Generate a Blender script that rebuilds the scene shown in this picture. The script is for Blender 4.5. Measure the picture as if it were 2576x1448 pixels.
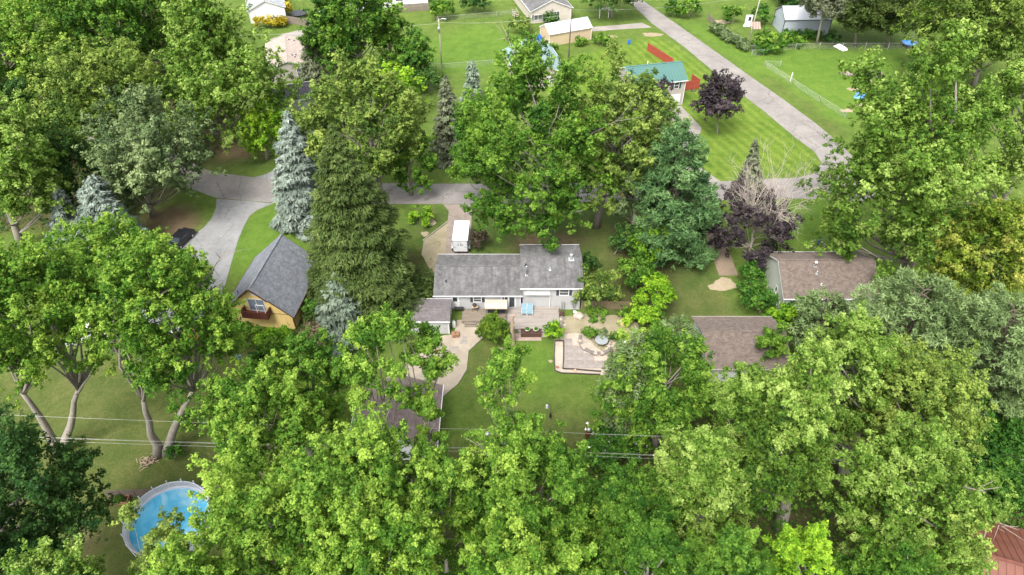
import bpy, math, random
import numpy as np
from mathutils import Vector, Matrix, noise as mnoise

for _o in list(bpy.data.objects):
    bpy.data.objects.remove(_o)
SC = bpy.context.scene
COL = SC.collection
R_ = math.radians

# ------------------------------------------------------------------ camera
CAMH, PITCH, LENS = 61.0, 42.0, 24.0
cam_d = bpy.data.cameras.new('camera')
cam_d.lens = LENS; cam_d.sensor_width = 36.0; cam_d.clip_start = 0.5; cam_d.clip_end = 3000
cam = bpy.data.objects.new('camera', cam_d); COL.objects.link(cam)
cam.location = (0, 0, CAMH); cam.rotation_euler = (R_(90 - PITCH), 0, 0)
SC.camera = cam
# ------------------------------------------------------------------ sky, sun, exposure
SUN_EL, SUN_AZ = 56.0, 205.0          # azimuth clockwise from +Y (the view direction)
world = bpy.data.worlds.new('World'); SC.world = world; world.use_nodes = True
wn, wl = world.node_tree.nodes, world.node_tree.links
bg = wn['Background']
sky = wn.new('ShaderNodeTexSky'); sky.sky_type = 'NISHITA'; sky.sun_disc = False
sky.sun_elevation = R_(SUN_EL); sky.sun_rotation = R_(SUN_AZ)
sky.dust_density = 4.0; sky.air_density = 1.0; sky.ozone_density = 1.0
hs = wn.new('ShaderNodeHueSaturation'); hs.inputs['Saturation'].default_value = 0.30   # thin overcast: a whitened sky
wl.new(sky.outputs['Color'], hs.inputs['Color']); wl.new(hs.outputs['Color'], bg.inputs['Color'])
bg.inputs['Strength'].default_value = 0.15
sun_d = bpy.data.lights.new('sun', 'SUN'); sun_d.energy = 1.25; sun_d.angle = R_(18); sun_d.color = (1.0, 0.97, 0.91)
sun = bpy.data.objects.new('sun', sun_d); COL.objects.link(sun)
_sd = Vector((math.sin(R_(SUN_AZ)) * math.cos(R_(SUN_EL)), math.cos(R_(SUN_AZ)) * math.cos(R_(SUN_EL)), math.sin(R_(SUN_EL))))
sun.rotation_euler = (-_sd).to_track_quat('-Z', 'Y').to_euler()
sun.location = (0, 0, 120)
SC.view_settings.view_transform = 'Standard'; SC.view_settings.look = 'None'
SC.view_settings.gamma = 1.0; SC.view_settings.use_curve_mapping = False
SC.view_settings.exposure = 1.46
SC.render.engine = 'CYCLES'
SC.cycles.max_bounces = 8; SC.cycles.diffuse_bounces = 5; SC.cycles.glossy_bounces = 2
SC.cycles.transmission_bounces = 4; SC.cycles.transparent_max_bounces = 4
SC.cycles.caustics_reflective = False; SC.cycles.caustics_refractive = False

# ------------------------------------------------------------------ survey: a reading of the photograph -> a point of the place
FP, PCX, PCY = 2000 / 1.1646, 1288.0, 724.0
PS, PC = math.sin(R_(PITCH)), math.cos(R_(PITCH))
def at(x, y, z=0.0):
    u = (x - PCX) / FP; v = (y - PCY) / FP
    t = (CAMH - z) / (PS + v * PC)
    return Vector((t * u, t * (PC - v * PS), z))
def proj(X, Y, Z):
    dz = Z - CAMH
    d = Y * PC - dz * PS; up = Y * PS + dz * PC
    return PCX + FP * X / d, PCY - FP * up / d, d

# ------------------------------------------------------------------ object helpers
def tag(o, label=None, cat=None, group=None, kind=None):
    if label: o['label'] = label
    if cat: o['category'] = cat
    if group: o['group'] = group
    if kind: o['kind'] = kind
    return o
def empty(name, loc=(0, 0, 0), rz=0.0, label=None, cat=None, group=None):
    o = bpy.data.objects.new(name, None); COL.objects.link(o)
    o.location = loc; o.rotation_euler = (0, 0, rz); o.empty_display_size = 0.3
    return tag(o, label, cat, group)
class MB:
    """collects faces (with uv in metres) and links them as one mesh object"""
    def __init__(s): s.v = []; s.f = []; s.uv = []
    def face(s, pts, uv=None):
        b = len(s.v); s.v += [tuple(p) for p in pts]; s.f.append(tuple(range(b, b + len(pts))))
        s.uv += list(uv) if uv else [(p[0], p[1]) for p in pts]
    def idx(s, pts, faces):
        b = len(s.v); s.v += [tuple(p) for p in pts]
        for f in faces:
            s.f.append(tuple(b + i for i in f)); s.uv += [(pts[i][0] + pts[i][2] * .37, pts[i][1] + pts[i][2]) for i in f]
    def box(s, c, d, rz=0.0, taper=1.0):
        hx, hy, hz = d[0] / 2, d[1] / 2, d[2] / 2; p = []
        for sz in (-1, 1):
            k = taper if sz > 0 else 1.0
            for sx, sy in ((-1, -1), (1, -1), (1, 1), (-1, 1)):
                x, y = sx * hx * k, sy * hy * k
                p.append((c[0] + x * math.cos(rz) - y * math.sin(rz), c[1] + x * math.sin(rz) + y * math.cos(rz), c[2] + sz * hz))
        s.idx(p, [(3, 2, 1, 0), (4, 5, 6, 7), (0, 1, 5, 4), (1, 2, 6, 5), (2, 3, 7, 6), (3, 0, 4, 7)])
        return s
    def beam(s, a, b, w, h=None):
        a, b = Vector(a), Vector(b); h = h or w; d = (b - a).normalized()
        up = Vector((0, 0, 1)) if abs(d.z) < .95 else Vector((1, 0, 0))
        x = d.cross(up).normalized() * w / 2; y = x.cross(d).normalized() * h / 2
        p = [a - x - y, a + x - y, a + x + y, a - x + y, b - x - y, b + x - y, b + x + y, b - x + y]
        s.idx([tuple(q) for q in p], [(3, 2, 1, 0), (4, 5, 6, 7), (0, 1, 5, 4), (1, 2, 6, 5), (2, 3, 7, 6), (3, 0, 4, 7)])
        return s
    def tube(s, pts, rad, n=6, cap=True):
        pts = [Vector(p) for p in pts]; m = len(pts); P = []; x = None
        for i, p in enumerate(pts):
            d = (pts[min(i + 1, m - 1)] - pts[max(i - 1, 0)]).normalized()
            if x is None: x = d.cross(Vector((0, 0, 1)) if abs(d.z) < .9 else Vector((1, 0, 0)))
            else: x = x - d * x.dot(d)
            x = x.normalized(); y = d.cross(x)
            r = rad[i] if hasattr(rad, '__len__') else rad
            for k in range(n):
                a = 2 * math.pi * k / n; P.append(tuple(p + (x * math.cos(a) + y * math.sin(a)) * r))
        F = []
        for i in range(m - 1):
            for k in range(n):
                k2 = (k + 1) % n; F.append((i * n + k, i * n + k2, (i + 1) * n + k2, (i + 1) * n + k))
        if cap: F.append(tuple(range(n))[::-1]); F.append(tuple((m - 1) * n + k for k in range(n)))
        s.idx(P, F); return s
    def lathe(s, prof, c=(0, 0, 0), n=16):
        P = [(c[0] + r * math.cos(2 * math.pi * k / n), c[1] + r * math.sin(2 * math.pi * k / n), c[2] + z) for r, z in prof for k in range(n)]
        F = [(i * n + k, i * n + (k + 1) % n, (i + 1) * n + (k + 1) % n, (i + 1) * n + k) for i in range(len(prof) - 1) for k in range(n)]
        F.append(tuple(range(n))[::-1]); F.append(tuple((len(prof) - 1) * n + k for k in range(n)))
        s.idx(P, F); return s
    def mesh(s, name, m):
        me = bpy.data.meshes.new(name); me.from_pydata(s.v, [], s.f)
        uvl = me.uv_layers.new(name='uv'); uvl.data.foreach_set('uv', np.array(s.uv, dtype=np.float32).ravel())
        if m: me.materials.append(m)
        return me
    def build(s, name, m, parent=None, smooth=False, loc=None, rz=None):
        me = s.mesh(name, m)
        if smooth: me.polygons.foreach_set('use_smooth', [True] * len(me.polygons))
        o = bpy.data.objects.new(name, me); COL.objects.link(o)
        if parent: o.parent = parent
        if loc is not None: o.location = loc
        if rz is not None: o.rotation_euler = (0, 0, rz)
        return o
def place(name, me, parent=None, loc=(0, 0, 0), rz=0.0, scale=None):
    o = bpy.data.objects.new(name, me); COL.objects.link(o)
    if parent: o.parent = parent
    o.location = loc; o.rotation_euler = (0, 0, rz)
    if scale: o.scale = scale
    return o
def copy_tree(o, parent=None):
    c = o.copy(); COL.objects.link(c); c.parent = parent
    for ch in list(o.children): copy_tree(ch, c)
    return c

# ------------------------------------------------------------------ materials
MATS = {}
def _new(name):
    m = bpy.data.materials.new(name); m.use_nodes = True
    return m, m.node_tree.nodes, m.node_tree.links, m.node_tree.nodes['Principled BSDF']
def _ramp(nt, stops):
    r = nt.new('ShaderNodeValToRGB'); e = r.color_ramp.elements
    while len(e) < len(stops): e.new(0.5)
    for i, (p, c) in enumerate(stops): e[i].position = p; e[i].color = (*c, 1)
    return r
def _noise(nt, lk, vec, scale, detail=4, rough=.6, dist=0):
    n = nt.new('ShaderNodeTexNoise'); n.inputs['Scale'].default_value = scale; n.inputs['Detail'].default_value = detail
    n.inputs['Roughness'].default_value = rough; n.inputs['Distortion'].default_value = dist
    if vec: lk.new(vec, n.inputs['Vector'])
    return n
def _mix(nt, lk, a, b, fac, mode='MIX'):
    x = nt.new('ShaderNodeMix'); x.data_type = 'RGBA'; x.blend_type = mode
    for sock, val in ((6, a), (7, b)):
        if isinstance(val, tuple): x.inputs[sock].default_value = (*val, 1)
        else: lk.new(val, x.inputs[sock])
    if isinstance(fac, (int, float)): x.inputs[0].default_value = fac
    else: lk.new(fac, x.inputs[0])
    return x.outputs[2]
def _bump(nt, lk, h, bsdf, strength=.3, dist=.05):
    b = nt.new('ShaderNodeBump'); b.inputs['Strength'].default_value = strength; b.inputs['Distance'].default_value = dist
    lk.new(h, b.inputs['Height']); lk.new(b.outputs['Normal'], bsdf.inputs['Normal'])
def mat(name, c, rough=.7, var=.15, scale=1.5, fine=18, bump=.15, metal=0.0, coord='Object', streak=None, dirt=None):
    """painted / mineral surface: base colour, cloudy wear, fine grain"""
    if name in MATS: return MATS[name]
    m, nt, lk, b = _new(name); tc = nt.new('ShaderNodeTexCoord'); vec = tc.outputs[coord]
    if streak:
        mp = nt.new('ShaderNodeMapping'); mp.inputs['Scale'].default_value = streak; lk.new(vec, mp.inputs['Vector']); vs = mp.outputs[0]
    else: vs = vec
    n1 = _noise(nt, lk, vs, scale, 5, .65); n2 = _noise(nt, lk, vec, fine, 3, .7)
    lo = tuple(max(0, x * (1 - var)) for x in c); hi = tuple(min(1, x * (1 + var)) for x in c)
    r = _ramp(nt, [(.3, lo), (.7, hi)]); lk.new(n1.outputs[0], r.inputs[0])
    g = _ramp(nt, [(.25, (.78, .78, .78)), (.75, (1.16, 1.16, 1.16))]); lk.new(n2.outputs[0], g.inputs[0])
    col = _mix(nt, lk, r.outputs[0], g.outputs[0], .6 * min(1, var * 5), 'MULTIPLY')
    if dirt:
        n3 = _noise(nt, lk, vec, dirt[1], 6, .7); r3 = _ramp(nt, [(dirt[2], (0, 0, 0)), (dirt[2] + .15, (1, 1, 1))]); lk.new(n3.outputs[0], r3.inputs[0])
        col = _mix(nt, lk, col, dirt[0], r3.outputs[0])
    lk.new(col, b.inputs['Base Color']); b.inputs['Roughness'].default_value = rough; b.inputs['Metallic'].default_value = metal
    if bump: _bump(nt, lk, n2.outputs[0], b, bump, .02)
    MATS[name] = m; return m
def shingle(name, c, c2, stain=(.12, .12, .12), stain_at=.62):
    """asphalt tabs laid in courses, uv in metres; old run-off stains drawn out along the slope"""
    m, nt, lk, b = _new(name); tc = nt.new('ShaderNodeTexCoord'); vec = tc.outputs['UV']
    br = nt.new('ShaderNodeTexBrick'); lk.new(vec, br.inputs['Vector']); br.inputs['Scale'].default_value = 1
    br.inputs['Brick Width'].default_value = .33; br.inputs['Row Height'].default_value = .15; br.inputs['Mortar Size'].default_value = .008
    br.inputs['Color1'].default_value = (*c, 1); br.inputs['Color2'].default_value = (*c2, 1); br.inputs['Mortar'].default_value = (*[x * .45 for x in c], 1)
    n = _noise(nt, lk, vec, 26, 3, .8); g = _ramp(nt, [(.2, (.62, .62, .62)), (.8, (1.32, 1.32, 1.32))]); lk.new(n.outputs[0], g.inputs[0])
    col = _mix(nt, lk, br.outputs['Color'], g.outputs[0], .8, 'MULTIPLY')
    mp = nt.new('ShaderNodeMapping'); mp.inputs['Scale'].default_value = (.9, .22, 1); lk.new(vec, mp.inputs['Vector'])
    n2 = _noise(nt, lk, mp.outputs[0], 1.1, 6, .7, .6); r2 = _ramp(nt, [(stain_at - .18, (0, 0, 0)), (stain_at + .10, (1, 1, 1))]); lk.new(n2.outputs[0], r2.inputs[0])
    n3 = _noise(nt, lk, vec, 1.7, 5, .7); r3 = _ramp(nt, [(.3, (.7, .7, .7)), (.7, (1.28, 1.28, 1.28))]); lk.new(n3.outputs[0], r3.inputs[0])
    col = _mix(nt, lk, col, stain, r2.outputs[0]); col = _mix(nt, lk, col, r3.outputs[0], 1.0, 'MULTIPLY')
    lk.new(col, b.inputs['Base Color']); b.inputs['Roughness'].default_value = .92
    _bump(nt, lk, n.outputs[0], b, .5, .01)
    MATS[name] = m; return m
def ground_mat(name, stops, big=.05, mid=.35, fine=5.0, soil=None, stripes=None, rough=.95, bump=.6):
    """turf: three scales of tone, optional bare-earth patches, optional mower stripes"""
    m, nt, lk, b = _new(name); tc = nt.new('ShaderNodeTexCoord'); vec = tc.outputs['Object']
    n1 = _noise(nt, lk, vec, big, 5, .6, .4); n2 = _noise(nt, lk, vec, mid, 6, .7, .5); n3 = _noise(nt, lk, vec, fine, 4, .8)
    a = nt.new('ShaderNodeMath'); a.operation = 'MULTIPLY_ADD'; lk.new(n2.outputs[0], a.inputs[0]); a.inputs[1].default_value = .55
    a2 = nt.new('ShaderNodeMath'); a2.operation = 'MULTIPLY'; lk.new(n1.outputs[0], a2.inputs[0]); a2.inputs[1].default_value = .45
    lk.new(a2.outputs[0], a.inputs[2]); fac = a.outputs[0]
    if stripes:
        ang, width, amt = stripes
        mp = nt.new('ShaderNodeMapping'); mp.inputs['Rotation'].default_value = (0, 0, ang); lk.new(vec, mp.inputs['Vector'])
        wv = nt.new('ShaderNodeTexWave'); wv.wave_type = 'BANDS'; wv.bands_direction = 'X'; wv.inputs['Scale'].default_value = .314 / width
        wv.inputs['Distortion'].default_value = 1.2; wv.inputs['Detail'].default_value = 2; wv.inputs['Detail Scale'].default_value = .6
        lk.new(mp.outputs[0], wv.inputs['Vector'])
        s1 = nt.new('ShaderNodeMath'); s1.operation = 'SUBTRACT'; lk.new(wv.outputs['Fac'], s1.inputs[0]); s1.inputs[1].default_value = .5
        s2 = nt.new('ShaderNodeMath'); s2.operation = 'MULTIPLY_ADD'; lk.new(s1.outputs[0], s2.inputs[0]); s2.inputs[1].default_value = amt; lk.new(fac, s2.inputs[2]); fac = s2.outputs[0]
    r = _ramp(nt, stops); lk.new(fac, r.inputs[0])
    g = _ramp(nt, [(.2, (.58, .6, .5)), (.8, (1.36, 1.34, 1.3))]); lk.new(n3.outputs[0], g.inputs[0])
    col = _mix(nt, lk, r.outputs[0], g.outputs[0], .75, 'MULTIPLY')
    if soil:
        n4 = _noise(nt, lk, vec, soil[1], 6, .75, .8); r4 = _ramp(nt, [(soil[2], (0, 0, 0)), (soil[2] + .1, (1, 1, 1))]); lk.new(n4.outputs[0], r4.inputs[0])
        col = _mix(nt, lk, col, soil[0], r4.outputs[0])
    lk.new(col, b.inputs['Base Color']); b.inputs['Roughness'].default_value = rough; b.inputs['Specular IOR Level'].default_value = .15
    _bump(nt, lk, n3.outputs[0], b, bump, .12)
    MATS[name] = m; return m
def pave_mat(name, c, speck=.25, crack=True, joint=None, stain=None):
    m, nt, lk, b = _new(name); tc = nt.new('ShaderNodeTexCoord'); vec = tc.outputs['Object']
    n1 = _noise(nt, lk, vec, .22, 5, .65); n2 = _noise(nt, lk, vec, 1.6, 5, .7); n3 = _noise(nt, lk, vec, 22, 2, .8)
    r = _ramp(nt, [(.3, tuple(x * .78 for x in c)), (.7, tuple(x * 1.16 for x in c))]); lk.new(n1.outputs[0], r.inputs[0])
    r2 = _ramp(nt, [(.3, (.88, .88, .88)), (.7, (1.1, 1.1, 1.1))]); lk.new(n2.outputs[0], r2.inputs[0])
    r3 = _ramp(nt, [(.2, (1 - speck,) * 3), (.8, (1 + speck,) * 3)]); lk.new(n3.outputs[0], r3.inputs[0])
    col = _mix(nt, lk, r.outputs[0], r2.outputs[0], 1, 'MULTIPLY'); col = _mix(nt, lk, col, r3.outputs[0], 1, 'MULTIPLY')
    if crack:
        vo = nt.new('ShaderNodeTexVoronoi'); vo.feature = 'DISTANCE_TO_EDGE'; vo.inputs['Scale'].default_value = .22
        nz = _noise(nt, lk, vec, 1.3, 4, .7); ad = nt.new('ShaderNodeVectorMath'); ad.operation = 'ADD'; lk.new(vec, ad.inputs[0]); lk.new(nz.outputs['Color'], ad.inputs[1]); lk.new(ad.outputs[0], vo.inputs['Vector'])
        rc = _ramp(nt, [(.0, (1, 1, 1)), (.012, (0, 0, 0))]); lk.new(vo.outputs['Distance'], rc.inputs[0])
        nk = _noise(nt, lk, vec, .12, 2, .5); rk = _ramp(nt, [(.42, (0, 0, 0)), (.52, (1, 1, 1))]); lk.new(nk.outputs[0], rk.inputs[0])
        ml = nt.new('ShaderNodeMath'); ml.operation = 'MULTIPLY'; lk.new(rc.outputs[0], ml.inputs[0]); lk.new(rk.outputs[0], ml.inputs[1])
        col = _mix(nt, lk, col, tuple(x * .4 for x in c), ml.outputs[0])
    if stain:
        n4 = _noise(nt, lk, vec, stain[1], 6, .7, .5); r4 = _ramp(nt, [(stain[2], (0, 0, 0)), (stain[2] + .2, (1, 1, 1))]); lk.new(n4.outputs[0], r4.inputs[0]); col = _mix(nt, lk, col, stain[0], r4.outputs[0])
    lk.new(col, b.inputs['Base Color']); b.inputs['Roughness'].default_value = .93
    _bump(nt, lk, n3.outputs[0], b, .35, .02)
    MATS[name] = m; return m
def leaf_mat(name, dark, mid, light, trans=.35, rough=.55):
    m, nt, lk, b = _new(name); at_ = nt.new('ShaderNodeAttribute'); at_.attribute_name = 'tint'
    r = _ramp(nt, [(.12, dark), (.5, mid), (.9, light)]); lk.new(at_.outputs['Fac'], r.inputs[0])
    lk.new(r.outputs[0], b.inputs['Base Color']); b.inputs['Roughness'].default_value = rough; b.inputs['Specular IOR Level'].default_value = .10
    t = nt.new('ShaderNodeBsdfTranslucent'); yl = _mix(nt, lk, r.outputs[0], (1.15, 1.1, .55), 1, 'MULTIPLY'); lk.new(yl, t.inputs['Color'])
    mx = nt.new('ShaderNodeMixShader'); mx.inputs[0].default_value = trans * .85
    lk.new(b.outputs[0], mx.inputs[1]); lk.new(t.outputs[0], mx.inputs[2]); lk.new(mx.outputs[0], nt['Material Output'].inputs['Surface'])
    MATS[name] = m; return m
def plain(name, c, rough=.4, metal=0, spec=.5):
    m, nt, lk, b = _new(name); tc = nt.new('ShaderNodeTexCoord'); n = _noise(nt, lk, tc.outputs['Object'], 3, 3)
    r = _ramp(nt, [(.3, tuple(x * .9 for x in c)), (.7, tuple(min(1, x * 1.08) for x in c))]); lk.new(n.outputs[0], r.inputs[0]); lk.new(r.outputs[0], b.inputs['Base Color'])
    b.inputs['Roughness'].default_value = rough; b.inputs['Metallic'].default_value = metal; b.inputs['Specular IOR Level'].default_value = spec
    MATS[name] = m; return m

# turf and earth
G_SAND = ground_mat('bare_sand', [(.3, (.25, .20, .13)), (.5, (.32, .26, .18)), (.7, (.39, .33, .24))], mid=1.2, fine=9, bump=.3)
G_GRAVEL = ground_mat('gravel', [(.3, (.28, .235, .19)), (.5, (.37, .315, .26)), (.7, (.46, .40, .33))], mid=.6, fine=8, soil=((.26, .19, .10), .9, .66))
G_GRAVDRY = ground_mat('weedy_gravel', [(.3, (.19, .17, .10)), (.5, (.29, .25, .17)), (.7, (.39, .335, .26))], mid=.6, fine=7, soil=((.13, .15, .04), .55, .56))
G_PEA = ground_mat('pea_gravel', [(.3, (.33, .275, .235)), (.5, (.43, .365, .315)), (.7, (.52, .45, .39))], mid=1.2, fine=9, soil=((.35, .22, .13), 1.6, .66))
P_ROAD = pave_mat('road_surface', (.215, .197, .182), .14)
P_ROAD2 = pave_mat('far_road_surface', (.235, .215, .195), .10)
P_GREY = pave_mat('grey_concrete', (.225, .225, .22), .10)
P_PINK = pave_mat('worn_concrete', (.26, .215, .18), .14, stain=((.30, .25, .21), .5, .55))
P_BROWN = pave_mat('brown_concrete', (.22, .165, .115), .2, stain=((.12, .09, .06), .5, .55))
P_WHITE = pave_mat('pale_concrete', (.29, .26, .23), .10, crack=False)
P_DARK = pave_mat('dark_asphalt', (.06, .06, .065), .2, crack=False)
P_SLAB = pave_mat('slab', (.285, .245, .22), .2, crack=False)
# building finishes
M_WHITE = mat('white_trim', (.70, .70, .70), .5, .05)
M_SIDE_GREY = mat('pale_siding', (.41, .41, .41), .6, .06, bump=.05)
M_SIDE_TAN = mat('tan_siding', (.50, .39, .25), .6, .06, bump=.05)
M_SIDE_BEIGE = mat('beige_siding', (.50, .445, .38), .6, .06, bump=.05)
M_SIDE_TAUPE = mat('taupe_siding', (.38, .345, .305), .6, .06, bump=.05)
M_SIDE_GREEN = mat('sage_siding', (.44, .47, .41), .6, .08, bump=.05, dirt=((.30, .33, .22), .8, .62))
M_PLY = mat('ochre_plywood', (.82, .60, .24), .7, .14, scale=2.0, streak=(3, 3, .3), dirt=((.36, .22, .07), 1.2, .66))
M_METAL_BLUE = mat('steel_wall', (.40, .44, .48), .45, .05)
M_WOODRED = mat('stained_rail', (.10, .028, .018), .6, .25, scale=5)
M_BROWNTRIM = mat('brown_trim', (.08, .04, .03), .6, .2)
M_SHUT = mat('dark_shutter', (.05, .055, .07), .5, .1)
M_SHUTG = mat('green_shutter', (.02, .065, .05), .5, .1)
M_DECK = mat('weathered_deck', (.29, .255, .225), .85, .2, scale=1.2, fine=14, streak=(.5, 3, 3), dirt=((.20, .155, .11), .7, .58))
M_DECKOLD = mat('old_deck', (.20, .165, .125), .85, .25, scale=1.2, fine=14, streak=(.5, 3, 3))
M_FENCE = mat('fence_wood', (.20, .15, .09), .85, .25, scale=2, streak=(3, 3, .6))
M_FENCEGREY = mat('grey_fence_wood', (.21, .175, .14), .85, .25, scale=2, streak=(3, 3, .6))
M_REDF = mat('red_fence_paint', (.33, .06, .04), .6, .15)
M_BARKGREY = mat('grey_bark', (.25, .22, .185), .95, .3, scale=3, streak=(4, 4, .7), bump=.8)
M_BARK = mat('brown_bark', (.13, .10, .075), .95, .3, scale=3, streak=(4, 4, .7), bump=.8)
M_DEADWOOD = mat('dead_wood', (.36, .27, .20), .9, .3, scale=2.5, streak=(4, 4, .6), bump=.8)
M_TWIG = mat('bare_twig', (.42, .36, .31), .9, .15)
M_STONE = mat('field_stone', (.42, .36, .30), .9, .3, scale=3)
M_TANSTONE = mat('tan_stone', (.52, .36, .22), .9, .25, scale=3)
M_DARKSTONE = mat('dark_stone', (.20, .175, .155), .9, .3, scale=4)
M_TIMBER = mat('edging_timber', (.055, .044, .036), .9, .3, scale=3)
M_EDGE = mat('pale_edging', (.36, .32, .26), .8, .15)
M_TERRA = mat('terracotta', (.30, .15, .09), .8, .2)
M_POT = mat('pale_pot', (.62, .66, .55), .6, .1)
M_BLACK = plain('black_plastic', (.025, .025, .028), .4)
M_DARKM = plain('dark_metal', (.06, .06, .062), .45, .4)
M_GALV = plain('galvanised', (.52, .54, .55), .4, .6)
M_WIRE = plain('wire', (.40, .40, .38), .5, .3)
M_GLASS = plain('window_glass', (.035, .045, .055), .08, 0, .8)
M_CURTAIN = mat('curtained_glass', (.20, .24, .29), .15, .35, scale=1.0, streak=(6, 6, .25), bump=0)
M_TRAILER = mat('trailer_white', (.60, .60, .61), .35, .03, bump=0)
M_TRAILRF = mat('trailer_roof', (.84, .84, .83), .4, .03, bump=0, dirt=((.62, .57, .5), .5, .68))
M_RUBBER = plain('rubber', (.02, .02, .02), .8)
M_CANVAS = mat('canvas', (.46, .40, .31), .85, .12, scale=2)
M_BLUECH = mat('blue_sling', (.17, .28, .33), .7, .1)
M_BLUE = mat('blue_plastic', (.01, .11, .48), .4, .15)
M_TARP = mat('blue_tarp', (.10, .30, .72), .5, .25, scale=4)
M_YELLOW = mat('yellow_paint', (.75, .38, .03), .5, .1)
M_ORANGE = mat('orange_plastic', (.75, .30, .05), .5, .1)
M_CARGREY = mat('silver_paint', (.45, .46, .48), .25, .05, bump=0)
M_CARWHITE = mat('white_paint', (.75, .75, .75), .25, .04, bump=0)
M_CARBLACK = plain('black_paint', (.015, .015, .018), .2)
M_PINKSTEP = mat('pinkish_board', (.33, .25, .205), .8, .2)
M_LATTICE = mat('white_vinyl', (.62, .62, .66), .5, .03, bump=0)
M_REED = mat('reed_screen', (.15, .12, .095), .95, .35, scale=6, streak=(8, 8, .4))
M_TEAL = mat('teal_plastic', (.08, .36, .36), .5, .1)
M_FLOWER = mat('white_petals', (.80, .78, .74), .6, .08, bump=0)
# roofs
S_GREY = shingle('grey_shingle', (.20, .197, .193), (.155, .152, .15), (.085, .084, .084), .56)
S_SHED = shingle('mauve_shingle', (.175, .155, .155), (.145, .13, .13), (.11, .10, .10), .7)
S_BLUEGREY = shingle('bluegrey_shingle', (.215, .23, .25), (.155, .167, .185), (.12, .127, .137), .62)
S_BROWN = shingle('brown_shingle', (.182, .143, .12), (.132, .102, .084), (.225, .185, .155), .80)
S_HID = shingle('dark_mauve_shingle', (.20, .155, .14), (.15, .115, .105), (.15, .125, .115), .7)
S_PINK = shingle('pinkish_shingle', (.42, .345, .295), (.36, .295, .25), (.36, .30, .26), .7)
S_DARK = shingle('charcoal_shingle', (.06, .06, .07), (.045, .045, .052), (.06, .06, .065), .7)
S_LIGHT = shingle('light_grey_shingle', (.36, .38, .40), (.29, .305, .32), (.3, .31, .32), .7)
M_GREENRF = mat('green_steel', (.075, .165, .145), .35, .06, bump=0)
M_GREENRF2 = mat('faded_green_steel', (.21, .30, .29), .35, .08, bump=0)
M_WHITERF = mat('white_steel', (.52, .54, .56), .3, .06, bump=0, dirt=((.5, .5, .52), .3, .6))
M_BLUERF = mat('pale_steel', (.55, .60, .68), .28, .05, bump=0)
M_RUST = mat('rust_steel', (.155, .056, .036), .5, .16, scale=1, bump=0, dirt=((.25, .085, .04), .9, .6))
def water_mat():
    m, nt, lk, b = _new('pool_water'); tc = nt.new('ShaderNodeTexCoord'); vec = tc.outputs['Object']
    n = _noise(nt, lk, vec, .45, 4, .6, 1.0); r = _ramp(nt, [(.3, (.06, .40, .66)), (.5, (.12, .48, .71)), (.66, (.33, .62, .76))]); lk.new(n.outputs[0], r.inputs[0]); lk.new(r.outputs[0], b.inputs['Base Color'])
    b.inputs['Roughness'].default_value = .08; n2 = _noise(nt, lk, vec, 3.5, 3); _bump(nt, lk, n2.outputs[0], b, .15, .03); return m
M_WATER = water_mat()
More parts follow.
